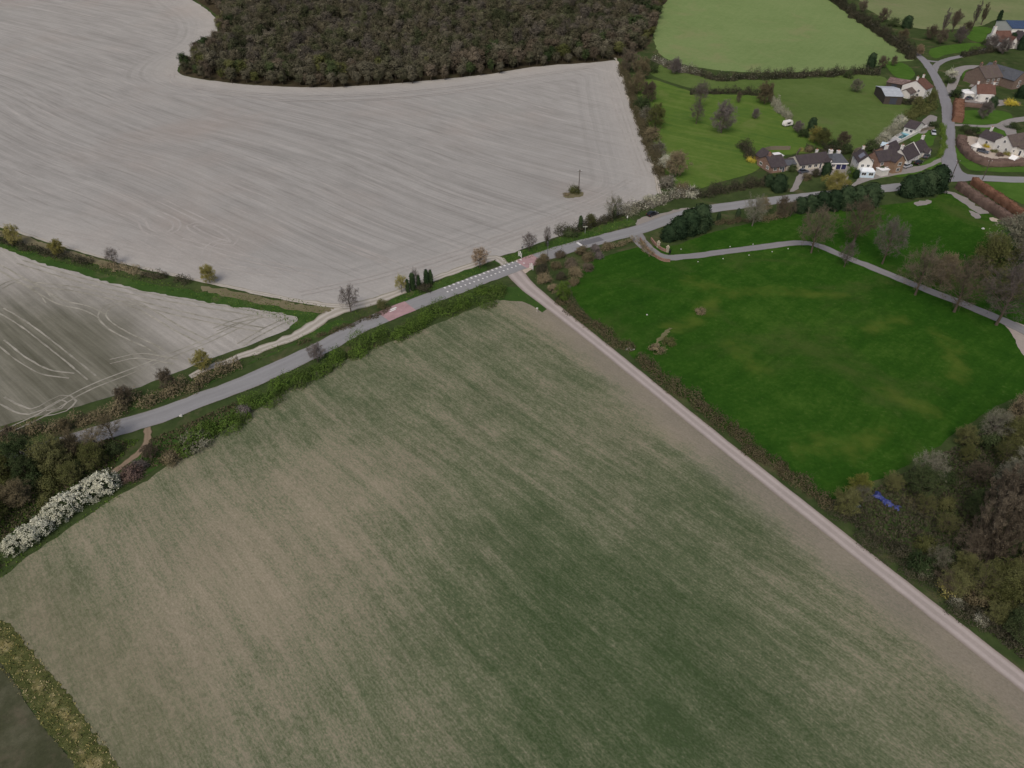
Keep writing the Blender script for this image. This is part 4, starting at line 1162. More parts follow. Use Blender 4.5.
# dark conifers
for k, (u, v, h, r) in enumerate([(668, 240, 5.0, 1.1), (677, 237, 6.8, 1.05), (688, 233, 8.0, 1.0), (699, 230, 8.6, .95)]):
    T('con', (u, v), 'conifer', h, ['lowest and outermost conifer of the dark clump at the park gateway', 'second lowest conifer of the dark clump at the park gateway', 'tall conifer inside the dark clump at the park gateway', 'tallest conifer of the dark clump at the park gateway, nearest the village'][k], 'conifer', 'conifers at the park gateway', 'conifer_tree', r * 1.3)
for k, (u, v, h) in enumerate([(799, 212, 5.2), (809, 211, 5.6), (820, 210, 6.4), (832, 209, 6.6), (844, 208, 7.6), (855, 207, 7.4), (868, 205, 7.8)]):
    T('con', (u, v), 'conifer', h, ['first and lowest conifer of the roadside row below the willow', 'second conifer of the roadside row below the willow', 'third conifer of the roadside row below the willow', 'middle conifer of the roadside row below the willow', 'conifer just past the middle of the roadside row below the willow', 'next to last conifer of the roadside row, a gap before the last', 'last conifer of the roadside row, facing the white house'][k], 'conifer', 'conifers of the roadside row', 'conifer_tree', 1.32)
for k, (u, v, h) in enumerate([(906, 196, 7.4), (915, 195, 7.8), (924, 194, 8.4), (934, 191, 9.2)]):
    T('con', (u, v), 'conifer', h, ['first of the four massive conifers near the junction, opposite the brick house', 'second of the four massive conifers near the junction', 'third of the four massive conifers near the junction', 'tallest of the four massive conifers, closest to the junction'][k], 'conifer', 'massive conifers by the junction', 'conifer_tree', 1.2)
# park trees by the drive
for (knd, u, v, m, h, r, lab) in [
    ('bare', 811, 253, 'brown', 13.0, .85, 'bare brown tree at the crest of the park drive'),
    ('bare', 844, 267, 'purple', 7.5, .7, 'small bare tree with a low crown on the lower side of the drive'),
    ('bare', 852, 247, 'brown', 14.0, .85, 'tall bare brown tree standing off the drive in the upper park'),
    ('bare', 882, 264, 'purple', 13.0, .75, 'slim bare grey tree above the drive, next to the tall brown one'),
    ('bare', 915, 295, 'brown', 13.0, .92, 'first of three forked bare trees on the lower edge of the drive'),
    ('bare', 954, 312, 'brown', 14.0, .95, 'middle of three forked bare trees on the lower edge of the drive'),
    ('bare', 996, 325, 'purple', 15.5, .95, 'largest of three forked bare trees, beside the gravel apron'),
    ('dense', 940, 284, 'bramble', 8.5, .95, 'shorter tawny tree between two forked bare trees'),
    ('dense', 985, 276, 'olive', 11, 1.1, 'broad olive tree behind the forked bare trees'),
    ('dense', 1012, 262, 'grey', 13, 1.15, 'large grey olive tree at the end of the beech hedges'),
    ('bare', 1030, 288, 'purple', 15, 1.0, 'purple grey bare tree above the gravel apron'),
    ('dense', 1042, 250, 'olive', 12, 1.1, 'olive tree behind the large grey olive one'),
    ('dense', 1004, 300, 'olive', 8, 1.0, 'low olive tree close above the end of the drive')]:
    T(knd, (u, v), m, h * 1.12, lab, rs=r)
T('bush', (700, 313), 'bramble', 2.0, 'small brown bush alone on the open park grass', 'bush')
T('bush', (657, 351), 'bramble', 2.2, 'dry tawny bush beside the sandy scrape', 'bush', rs=1.2)
T('bush', (668, 344), 'olive', 2.2, 'darker olive bush next to the tawny one at the sandy scrape', 'bush', rs=1.1)

# scrub triangle where the farm track meets the road
rng_s = random.Random(4)
tri = [(545, 262), (562, 258), (580, 254), (596, 251), (608, 249), (540, 272), (555, 269), (570, 266), (586, 261), (598, 258), (545, 283), (560, 279), (574, 276), (586, 270), (552, 291), (566, 290), (576, 284), (562, 300), (538, 266)]
for k, (u, v) in enumerate(tri):
    m = ['bramble', 'brown', 'bramble', 'purple', 'bramble', 'darkhedge'][k % 6]
    lab = {'bramble': 'tawny shrub in the scrub triangle by the farm track mouth', 'brown': 'dull brown shrub in the scrub triangle by the farm track mouth', 'purple': 'purple grey shrub in the scrub triangle by the farm track mouth', 'darkhedge': 'dark shrub in the scrub triangle by the farm track mouth'}[m]
    T('shrub', (u + rng_s.uniform(-2, 2), v + rng_s.uniform(-1, 1)), m, rng_s.uniform(2.2, 3.6), lab, 'shrub', 'shrubs of the scrub triangle', rs=1.1)
T('dense', (563, 302), 'green', 6.0, 'bright green bush like tree at the park corner of the scrub triangle', rs=.85)

# rough shrubs by the earth footpath and along the lower road
for (knd, u, v, m, h, r, lab) in [
    ('shrub', 132, 477, 'plum', 3.4, 1.2, 'dark plum red shrub between the footpath and the white blossom'),
    ('shrub', 141, 469, 'purple', 2.6, 1.1, 'purple grey shrub above the dark plum one'),
    ('shrub', 172, 462, 'bramble', 3.0, 1.2, 'rusty brown shrub beside the round green bush'),
    ('bush', 196, 446, 'grey', 3.0, 1.5, 'round grey green dome shaped bush by the crop field'),
    ('shrub', 208, 432, 'green', 2.8, 1.3, 'bright green shrub above the dome shaped bush'),
    ('dense', 205, 370, 'gold', 5.5, .95, 'yellow tree where the chalk track meets the tawny hedge'),
    ('dense', 170, 390, 'brown', 5.8, .8, 'brown bare tree in the tawny hedge left of the yellow one'),
    ('dense', 126, 404, 'brown', 4.6, 1.0, 'brown bush like tree further down the tawny hedge'),
    ('thin', 318, 362, 'purple', 5.0, 1.1, 'thin purple tree rising from the bright green roadside hedge'),
    ('thin', 152, 458, 'brown', 3.6, 1.2, 'thin brown sapling beside the footpath fork'),
    ('shrub', 245, 414, 'purple', 2.6, 1.2, 'purplish shrub breaking the green roadside hedge')]:
    T(knd, (u, v), m, h, lab, 'shrub' if knd in ('shrub', 'bush') else 'tree', rs=r)

# thicket between the lower road and the blackthorn
KINDW = {'olive': 'olive', 'brown': 'brown', 'bramble': 'tawny', 'gold': 'yellow tinged', 'grey': 'lichen grey', 'purple': 'purple grey', 'green': 'fresh green', 'dkgreen': 'dark green', 'wood': 'dull'}


def scatter(poly, spacing, seed, kinds, hr, where, group, rs=(.9, 1.2), clear=()):
    w = W2(poly)
    rng = np.random.default_rng(seed)
    lo, hi = w.min(0), w.max(0)
    pts = []
    for _ in range(6000):
        p = rng.uniform(lo, hi)
        if all((p[0] - q[0]) ** 2 + (p[1] - q[1]) ** 2 > spacing ** 2 for q in pts):
            if not any((p[0] - c[0]) ** 2 + (p[1] - c[1]) ** 2 < c[2] ** 2 for c in clear): pts.append(p)
    pts = np.array(pts)
    pts = pts[inside(pts, w)]
    for p in pts:
        knd, m = kinds[rng.integers(len(kinds))]
        z = float(hgt(p[0], p[1]))
        c = 'shrub' if knd in ('shrub', 'bush') else 'tree'
        form = {'bare': 'bare spreading', 'dense': 'twiggy', 'shrub': 'leafy', 'tall': 'tall upswept', 'willow': 'drooping', 'bush': 'low', 'low': 'twiggy'}[knd]
        T(knd, None, m, float(rng.uniform(*hr)) * (.6 if c == 'shrub' else 1), '%s %s %s %s' % (KINDW[m], form, c, where), c, group, rs=float(rng.uniform(*rs)), world=Vector((p[0], p[1], z)))


scatter([(-40, 480), (0, 466), (40, 456), (80, 446), (112, 436), (128, 444), (110, 470), (70, 494), (40, 512), (10, 532), (-40, 560)], 3.6, 3,
        [('dense', 'olive'), ('dense', 'bramble'), ('shrub', 'olive'), ('shrub', 'dkgreen'), ('dense', 'olive'), ('bare', 'bramble'), ('shrub', 'olive'), ('shrub', 'dkgreen')],
        (4.0, 6.8), 'in the thicket between the lower road and the white blackthorn', 'trees and shrubs of the lower road thicket')
scatter([(-30, 490), (0, 474), (40, 463), (80, 453), (108, 446), (112, 452), (84, 464), (40, 478), (-30, 504)], 4.0, 15, [('dense', 'olive'), ('dense', 'bramble'), ('bare', 'bramble'), ('dense', 'olive'), ('dense', 'dkgreen')], (6.0, 8.2), 'hanging over the lower end of the road', 'trees hanging over the lower end of the road')
scatter([(-40, 462), (0, 452), (40, 441), (85, 430), (95, 424), (60, 428), (20, 436), (-40, 448)], 4.5, 5, [('shrub', 'bramble'), ('dense', 'brown'), ('dense', 'bramble')], (3.0, 5), 'on the far verge of the lower road', 'shrubs on the far verge of the lower road')
scatter([(-40, 562), (0, 548), (6, 566), (0, 590), (-40, 610)], 3, 6, [('shrub', 'bramble'), ('shrub', 'dkgreen')], (3, 4.5), 'past the end of the white blackthorn', 'shrubs past the end of the blackthorn')

# tangled thicket beside the farm track
TARP = at(888, 506)
clr = [(TARP.x, TARP.y, 4.6), (at(897, 517).x, at(897, 517).y, 4.2), (at(880, 512).x, at(880, 512).y, 3.6), (at(874, 498).x, at(874, 498).y, 3.6), (at(903, 524).x, at(903, 524).y, 4.0), (at(884, 522).x, at(884, 522).y, 4.0)]
TK = 'in the tangled thicket beside the farm track'
TG = 'trees and shrubs of the farm track thicket'
scatter([(838, 512), (850, 500), (880, 486), (915, 470), (950, 450), (985, 432), (1012, 416), (1080, 400), (1110, 520), (1110, 700), (1060, 690), (1024, 655), (985, 627), (940, 592), (905, 562), (872, 538)], 4.6, 8,
        [('dense', 'olive'), ('bare', 'olive'), ('bare', 'grey'), ('dense', 'dkgreen'), ('dense', 'olive'), ('shrub', 'dkgreen'), ('shrub', 'olive'), ('bare', 'brown'), ('shrub', 'dkgreen'), ('dense', 'bramble'), ('bare', 'olive'), ('dense', 'grey')],
        (4.0, 7.5), TK, TG, clear=clr)
scatter([(884, 545), (905, 552), (950, 556), (1000, 590), (1050, 620), (1050, 690), (1010, 645), (960, 607), (920, 576)], 3.4, 28, [('dense', 'olive'), ('dense', 'bramble'), ('bare', 'grey'), ('shrub', 'olive'), ('dense', 'olive'), ('shrub', 'bramble')], (3.6, 6.0), 'at the low end of the farm track thicket', 'scrub at the low end of the farm track thicket')
for (u, v, h) in ((972, 556, 17), (985, 566, 16), (998, 540, 19), (1012, 552, 18), (1026, 525, 20), (985, 525, 16), (1040, 545, 18), (1008, 515, 15)):
    T('tall', (u, v), 'brown', h, 'tall upswept brown poplar leaning out over the thicket', 'tree', 'tall brown poplars of the thicket', 'poplar_tree', 1.15)
T('dense', (857, 494), 'gold2', 4.6, 'dome shaped yellow green tree at the tip of the park grass', rs=1.15)
T('bare', (925, 482), 'grey', 7.5, 'pale grey twigged tree where the thicket meets the park grass', bark=BARK_G)
T('bare', (988, 440), 'grey', 8, 'pale grey twigged tree higher up the thicket edge', bark=BARK_G)
T('dense', (1018, 430), 'bramble', 9, 'rusty brown tree at the top of the thicket')
T('dense', (1000, 590), 'olive', 7, 'olive round tree among the tall poplars', rs=.9)
T('bush', (924, 575), 'blossom2', 1.8, 'small white blossoming bush beside the farm track, upper of three', 'bush')
T('bush', (955, 604), 'blossom2', 1.5, 'small white blossoming bush beside the farm track, middle of three', 'bush')
T('bush', (980, 622), 'blossom2', 1.6, 'small white blossoming bush beside the farm track, lowest of three', 'bush')
T('bush', (946, 592), 'gold', 2.4, 'yellow green bush between two white blossoming bushes', 'bush')
T('bush', (975, 600), 'bramble', 3.0, 'orange brown bush behind the lowest white blossoming bush', 'bush')

# village greenery
for (knd, u, v, m, h, r, lab, cat) in [
    ('tall', 942, 34, 'purple', 15, .9, 'tall bare tree with upright grey limbs above the lane fork', 'tree'),
    ('tall', 952, 32, 'brown', 14, .9, 'tall bare tree second from the lane fork', 'tree'),
    ('tall', 973, 26, 'purple', 15, .9, 'tall dark bare tree before the far pasture', 'tree'),
    ('tall', 981, 25, 'brown', 14, 1.0, 'tall brown tree beside the dark bare one at the far pasture', 'tree'),
    ('dense', 930, 40, 'brown', 8, 1.0, 'brown tree low down above the lane fork', 'tree'),
    ('dense', 940, 44, 'brown', 8, 1.0, 'wide brown tree overhanging the lawn by the lane fork', 'tree'),
    ('dense', 958, 43, 'purple', 9, .9, 'grey twiggy tree on the lawn by the lane fork', 'tree'),
    ('dense', 966, 34, 'brown', 7, 1.0, 'brown tree at the back of the lawn by the lane fork', 'tree'),
    ('dense', 955, 24, 'brown', 7, 1.2, 'brown shrub like tree beneath the tall bare ones', 'tree'),
    ('dense', 902, 42, 'bramble', 7, 1.1, 'golden brown tree in the hedgerow above the lane', 'tree'),
    ('con', 906, 28, 'conifer', 7, 1.3, 'dark dense conifer beyond the lane hedgerow', 'tree'),
    ('shrub', 893, 26, 'dkgreen', 6, 1.2, 'dark shrub beside the dense conifer beyond the lane hedgerow', 'shrub'),
    ('dense', 882, 22, 'brown', 8, 1.0, 'brown tree in the upper lane hedgerow', 'tree'),
    ('dense', 862, 12, 'brown', 7, 1.0, 'brown tree at the top of the lane hedgerow', 'tree'),
    ('dense', 918, 56, 'tan', 6, 1.0, 'tan coloured tree at the end of the lane hedgerow', 'tree'),
    ('con', 1010, 46, 'conifer', 7, .9, 'dark conifer in front of the white house below the blue roof', 'tree'),
    ('con', 1020, 50, 'conifer', 8, .8, 'dark conifer at the frame of the white gabled house', 'tree'),
    ('con', 998, 22, 'conifer', 7, .6, 'narrow dark conifer beside the grey shed', 'tree'),
    ('dense', 990, 50, 'purple', 8, 1.1, 'grey bare tree before the red roofed white house', 'tree'),
    ('dense', 1002, 54, 'purple', 8, 1.1, 'dark grey bare tree between the white house and the manor', 'tree'),
    ('shrub', 985, 45, 'dkgreen', 4, 1.2, 'dark shrub on the lawn below the red roofed white house', 'shrub'),
    ('dense', 1002, 84, 'olive', 7, 1.1, 'olive brown tree standing in front of the manor', 'tree'),
    ('shrub', 1018, 84, 'dkgreen', 5, 1.2, 'dark shrub at the corner of the manor', 'shrub'),
    ('con', 1020, 98, 'conifer', 6, 1.2, 'dark conifer behind the yellow bush', 'tree'),
    ('bush', 1011, 105, 'yellow', 3.2, 1.3, 'large forsythia bush in full yellow flower', 'bush'),
    ('bush', 951, 75, 'blossom', 3.4, 1.2, 'white flowering bush at the mouth of the curved drive', 'bush'),
    ('shrub', 950, 83, 'dkgreen', 4, 1.2, 'dark shrub below the white flowering bush', 'shrub'),
    ('shrub', 955, 97, 'dkgreen', 4, 1.4, 'dark shrub by the lane above the rust beech hedge', 'shrub'),
    ('dense', 968, 80, 'brown', 5, 1.0, 'brown tree on the round lawn', 'tree'),
    ('dense', 982, 119, 'purple', 7.5, .9, 'purple brown bare tree on the lawn below the bowed cottage', 'tree'),
    ('con', 991, 108, 'conifer', 5, 1.2, 'dark conifer in front of the bowed white cottage', 'tree'),
    ('shrub', 965, 131, 'dkgreen', 3, 1.6, 'dark shrub at the lane end of the gravel garden', 'shrub'),
    ('shrub', 975, 132, 'dkgreen', 2.6, 1.4, 'dark shrub next along from the lane end of the gravel garden', 'shrub'),
    ('shrub', 1013, 128, 'dkgreen', 2.5, 2.2, 'dark low shrub above the white cottage', 'shrub'),
    ('bush', 986, 147, 'yellow', 1.5, 1.4, 'low yellow bush beside the white garden tent', 'bush'),
    ('bush', 998, 146, 'yellow', 1.3, 1.1, 'small yellow bush at the dark hedge of the gravel garden', 'bush'),
    ('bush', 1006, 155, 'gold', 1.8, 1.2, 'mustard coloured bush beside the little white shed', 'bush'),
    ('bush', 999, 156, 'plum', 1.7, 1.2, 'dark red bush in the gravel garden', 'bush'),
    ('bush', 994, 152, 'olive', 1.4, 1.6, 'olive bush in the middle of the gravel garden', 'bush'),
    ('shrub', 933, 127, 'dkgreen', 3, 1.2, 'dark shrub where the pool drive meets the lane', 'shrub'),
    ('dense', 916, 110, 'olive', 6, 1.0, 'olive tree below the red roofed white cottage', 'tree'),
    ('dense', 930, 104, 'olive', 6, 1.0, 'olive brown tree by the lane below the red roofed cottage', 'tree'),
    ('dense', 909, 92, 'brown', 5, 1.0, 'brown tree between the pale barn and the red roofed cottage', 'tree'),
    ('shrub', 884, 140, 'blossom2', 4, 1.1, 'pale blossoming shrub at the low end of the pool garden', 'shrub'),
    ('shrub', 893, 132, 'blossom2', 4.5, 1.1, 'pale blossoming shrub in the middle of the pool garden hedge', 'shrub'),
    ('shrub', 899, 125, 'blossom2', 5, 1.0, 'largest pale blossoming shrub, beside the pool house', 'shrub'),
    ('shrub', 870, 150, 'dkgreen', 5, 1.1, 'dark shrub behind the white house with the conservatory', 'shrub'),
    ('shrub', 912, 164, 'darkhedge', 1.6, 1.6, 'low dark shrub before the white cottage row', 'shrub')]:
    if m == 'darkhedge': m = 'dkgreen'
    T(knd, (u, v), m, h, lab, cat, rs=r)

# ------------------------------------------------------------------ the wood on the hill
WP = [(612, 61), (590, 62), (540, 68), (480, 77), (400, 85), (330, 88), (270, 87), (215, 82), (184, 75), (182, 67), (198, 56), (217, 41), (220, 22), (209, 8), (190, -6), (165, -22), (420, -30), (664, -26), (660, 5), (652, 38), (640, 56)]
ww = W2(WP)
rng = np.random.default_rng(77)
lo, hi = ww.min(0), ww.max(0)
sp_ = 5.7
gx, gy = np.meshgrid(np.arange(lo[0], hi[0], sp_), np.arange(lo[1], hi[1], sp_ * .866))
gx = gx + (np.arange(gx.shape[0]) % 2)[:, None] * sp_ / 2
pts = np.column_stack([gx.ravel(), gy.ravel()]) + rng.uniform(-1.9, 1.9, (gx.size, 2))
pts = pts[inside(pts, ww)]
dist_edge = attr_dist(pts, np.vstack([ww, ww[:1]]))
dcam = np.hypot(pts[:, 0], pts[:, 1])
# keep those in the picture's reach, the foremost 280 as trees of their own
order = np.argsort(dist_edge + .08 * (dcam - dcam.min()))
near, rest = order[:280], order[280:]
WK = [('olive', 'olive budding tree in the hill wood'), ('brown', 'bare brown tree in the hill wood'), ('wood', 'dull brown tree in the hill wood'), ('wood', 'dull brown tree in the hill wood'), ('wood', 'dull brown tree in the hill wood'), ('dkgreen', 'dark green ivy covered tree in the hill wood'), ('brown', 'bare brown tree in the hill wood'), ('wood', 'dull brown tree in the hill wood')]
for i in near:
    p = pts[i]
    m, lab = WK[rng.integers(len(WK))]
    if m == 'wood': m = 'woodtree'
    e = dist_edge[i]
    h = rng.uniform(6.0, 9.5) if e < 5 else rng.uniform(9, 13.5)
    if rng.uniform() < .012: m, lab = 'blossom2', 'pale blossoming tree at the hill wood edge'
    T('low', None, m, float(h), lab, 'tree', 'trees along the hill wood edge', 'woodland_tree', float(rng.uniform(.85, 1.4)), world=Vector((p[0], p[1], float(hgt(p[0], p[1])))))
# the mass of the wood behind them
protos = [(PROTO['low%d' % k][1], PROTO['low%d' % k][0]) for k in range(3)]
arr = []
for crown, trunk in protos:
    v = np.empty(len(crown.vertices) * 3, np.float32); crown.vertices.foreach_get('co', v); v = v.reshape(-1, 3)
    f3 = np.array([q.vertices[:] for q in crown.polygons if len(q.vertices) == 3]); f4 = np.array([q.vertices[:] for q in crown.polygons if len(q.vertices) == 4])
    arr.append((v, f3, f4))
VV, F3, F4, TT, n0 = [], [], [], [], 0
for i in rest:
    v, f3, f4 = arr[rng.integers(3)]
    p = pts[i]
    h = rng.uniform(.75, 1.3) if dist_edge[i] > 6 else rng.uniform(.6, .9)
    a = rng.uniform(0, 2 * PI); c_, s_ = math.cos(a), math.sin(a)
    r = h ** .5 * rng.uniform(.78, 1.2)
    q = np.column_stack([(v[:, 0] * c_ - v[:, 1] * s_) * r + p[0], (v[:, 0] * s_ + v[:, 1] * c_) * r + p[1], v[:, 2] * h + float(hgt(p[0], p[1]))])
    VV.append(q); F3.append(f3 + n0); F4.append(f4 + n0); TT.append(np.full(len(v), rng.uniform(), np.float32)); n0 += len(v)
me = mesh_np('woodland', np.vstack(VV), [np.vstack(F3), np.vstack(F4)], [L['wood']])
me.attributes.new('tint', 'FLOAT', 'POINT').data.foreach_set('value', np.concatenate(TT))
tag(link('woodland', me), 'mixed leafless and budding wood covering the hilltop behind its edge trees', 'woodland', kind='stuff')
print('wood trees', len(near), len(rest), n0)

# ------------------------------------------------------------------ rough grass tufts
def tufts(name, polys, n, size, mat, label, seed):
    rng = np.random.default_rng(seed)
    P = []
    ws = [W2(p) for p in polys]
    ar = np.array([abs(np.sum(w[:, 0] * np.roll(w[:, 1], -1) - w[:, 1] * np.roll(w[:, 0], -1))) for w in ws])
    for w, a in zip(ws, ar):
        q = rng.uniform(w.min(0), w.max(0), (int(n * a / ar.sum() * 2.2) + 10, 2))
        P.append(q[inside(q, w)])
    P = np.vstack(P)
    z = hgt(P[:, 0], P[:, 1])
    P = np.column_stack([P, z + .1 + size * .2])
    d = unit(len(P), rng) * .8 + np.array([0, 0, .9])
    g = Geo()
    s = size * rng.uniform(.5, 1.4, len(P))
    g.add(*cards(P, s, s * .5, rng, d))
    tag(link(name, g.mesh(name), None, L[mat]), label, 'grass', kind='stuff')


tufts('tall_grass', [[(-20, 622), (6, 622), (26, 640), (62, 686), (104, 740), (132, 790), (104, 806), (70, 760), (32, 712), (-4, 662), (-20, 648)]], 4200, .34, 'tuft', 'dry tussocky yellow grass along the margin of the crop field', 1)
tufts('rough_grass', [[(120, 412), (200, 386), (300, 343), (372, 312), (372, 304), (300, 336), (200, 374), (120, 404)], [(392, 306), (480, 274), (480, 266), (396, 298)], [(505, 266), (630, 226), (630, 214), (500, 258)], [(0, 460), (110, 440), (140, 440), (100, 480), (0, 540)], [(300, 300), (330, 308), (300, 328), (220, 304), (0, 248), (0, 240), (200, 290)], [(640, 366), (700, 412), (800, 490), (850, 524), (900, 563), (960, 611), (1030, 664), (1040, 660), (960, 600), (860, 520), (800, 478), (700, 400), (645, 360)], [(0, 556), (57, 532), (126, 486), (140, 478), (130, 492), (86, 518), (28, 558), (0, 580)], [(205, 424), (240, 407), (330, 362), (420, 322), (500, 290), (520, 296), (440, 318), (340, 360), (250, 408)]], 22000, .40, 'green', 'rough green grass and weeds on the verges of the road', 2)
tufts('undergrowth', [[(838, 514), (880, 486), (985, 432), (1060, 400), (1060, 690), (985, 630), (905, 564)]], 26000, .6, 'darkhedge', 'dark undergrowth covering the ground of the tangled thicket', 3)
tufts('undergrowth', [[(-30, 480), (112, 438), (128, 444), (110, 474), (10, 536), (-30, 560)], [(150, 440), (240, 400), (250, 412), (180, 458), (130, 478)]], 9000, .5, 'brownhedge', 'dark undergrowth beneath the lower road thicket', 4)

# ------------------------------------------------------------------ buildings
def m_roof(name, c1, c2, row=.32, moss=None):
    t = NT(name)
    br = t.n('ShaderNodeTexBrick')
    uvn = t.n('ShaderNodeUVMap').outputs[0]
    t.put(br.inputs['Vector'], uvn)
    br.inputs['Scale'].default_value = 1.0
    br.inputs['Brick Width'].default_value = .35
    br.inputs['Row Height'].default_value = row
    br.inputs['Mortar Size'].default_value = .03
    t.put(br.inputs['Color1'], c1); t.put(br.inputs['Color2'], c2); t.put(br.inputs['Mortar'], tuple(x * .55 for x in c1))
    c = t.grain(br.outputs['Color'], .7, .3, detail=5)
    if moss: c = t.mix(t.math('MULTIPLY', t.step(t.noise(t.obj, .6, 5, .7), .5, .7), .6), c, moss)
    t.b.inputs['Roughness'].default_value = .75
    return t.col(c)


def m_brick(name, c1, c2):
    t = NT(name)
    br = t.n('ShaderNodeTexBrick')
    t.put(br.inputs['Vector'], t.n('ShaderNodeUVMap').outputs[0])
    br.inputs['Scale'].default_value = 1.0
    br.inputs['Brick Width'].default_value = .24
    br.inputs['Row Height'].default_value = .08
    br.inputs['Mortar Size'].default_value = .008
    t.put(br.inputs['Color1'], c1); t.put(br.inputs['Color2'], c2); t.put(br.inputs['Mortar'], (.3, .26, .22))
    return t.col(t.grain(br.outputs['Color'], 1.0, .25, detail=5))


WHITE = plain('white_render', (.60, .59, .55), grain=.16, gs=.9)
CREAM = plain('cream_render', (.58, .54, .45), grain=.12)
BRICK = m_brick('red_brown_brick', (.185, .10, .072), (.235, .13, .092))
BRICK2 = m_brick('orange_brown_brick', (.215, .135, .08), (.265, .165, .098))
BRICK3 = m_brick('dark_brown_brick', (.105, .07, .055), (.14, .095, .075))
SLATE = m_roof('dark_tiles', (.060, .052, .056), (.085, .072, .075), moss=(.07, .065, .05))
SLATEB = m_roof('blue_grey_tiles', (.085, .092, .105), (.11, .118, .13))
REDTILE = m_roof('red_clay_tiles', (.120, .066, .052), (.155, .09, .07), moss=(.11, .07, .055))
BROWNTILE = m_roof('brown_tiles', (.105, .085, .078), (.135, .11, .10), moss=(.10, .095, .06))
METALR = m_roof('pale_corrugated_sheet', (.36, .39, .42), (.41, .44, .47), 1.1)
RUSTR = m_roof('rusty_sheet', (.14, .10, .09), (.19, .14, .125), .9, (.30, .22, .20))
BLUER = m_roof('blue_sheet_roof', (.045, .07, .125), (.055, .085, .15), 1.2)
TIMBER = plain('dark_timber', (.06, .05, .042), grain=.3)
FRAME = plain('white_window_frame', (.75, .75, .73), grain=.05)
GLASS = plain('dark_window_glass', (.02, .023, .028), .12, .5, grain=.1)
DOORM = plain('dark_painted_door', (.05, .055, .07), .5)
NAVY = plain('navy_garage_door', (.028, .030, .085), .45)
POTM = plain('terracotta_pot', (.30, .13, .08))


def boxes(bl):
    V, F = [], []
    for (x0, y0, z0, x1, y1, z1) in bl:
        n = len(V)
        V += [(x0, y0, z0), (x1, y0, z0), (x1, y1, z0), (x0, y1, z0), (x0, y0, z1), (x1, y0, z1), (x1, y1, z1), (x0, y1, z1)]
        F += [(n, n + 3, n + 2, n + 1), (n + 4, n + 5, n + 6, n + 7), (n, n + 1, n + 5, n + 4), (n + 1, n + 2, n + 6, n + 5), (n + 2, n + 3, n + 7, n + 6), (n + 3, n, n + 4, n + 7)]
    return V, F


def poly_mesh(name, V, F, mat, uv=True):
    me = bpy.data.meshes.new(name)
    me.from_pydata([tuple(map(float, v)) for v in V], [], F)
    me.materials.append(mat)
    me.update()
    if uv:
        l = me.uv_layers.new(name='UVMap')
        for p in me.polygons:
            n = p.normal
            if abs(n.z) > .95: a, b = Vector((1, 0, 0)), Vector((0, 1, 0))
            else:
                a = Vector((-n.y, n.x, 0)).normalized(); b = n.cross(a).normalized()
            for i in p.loop_indices:
                c = me.vertices[me.loops[i].vertex_index].co
                l.data[i].uv = (c.dot(a), c.dot(b))
    return me


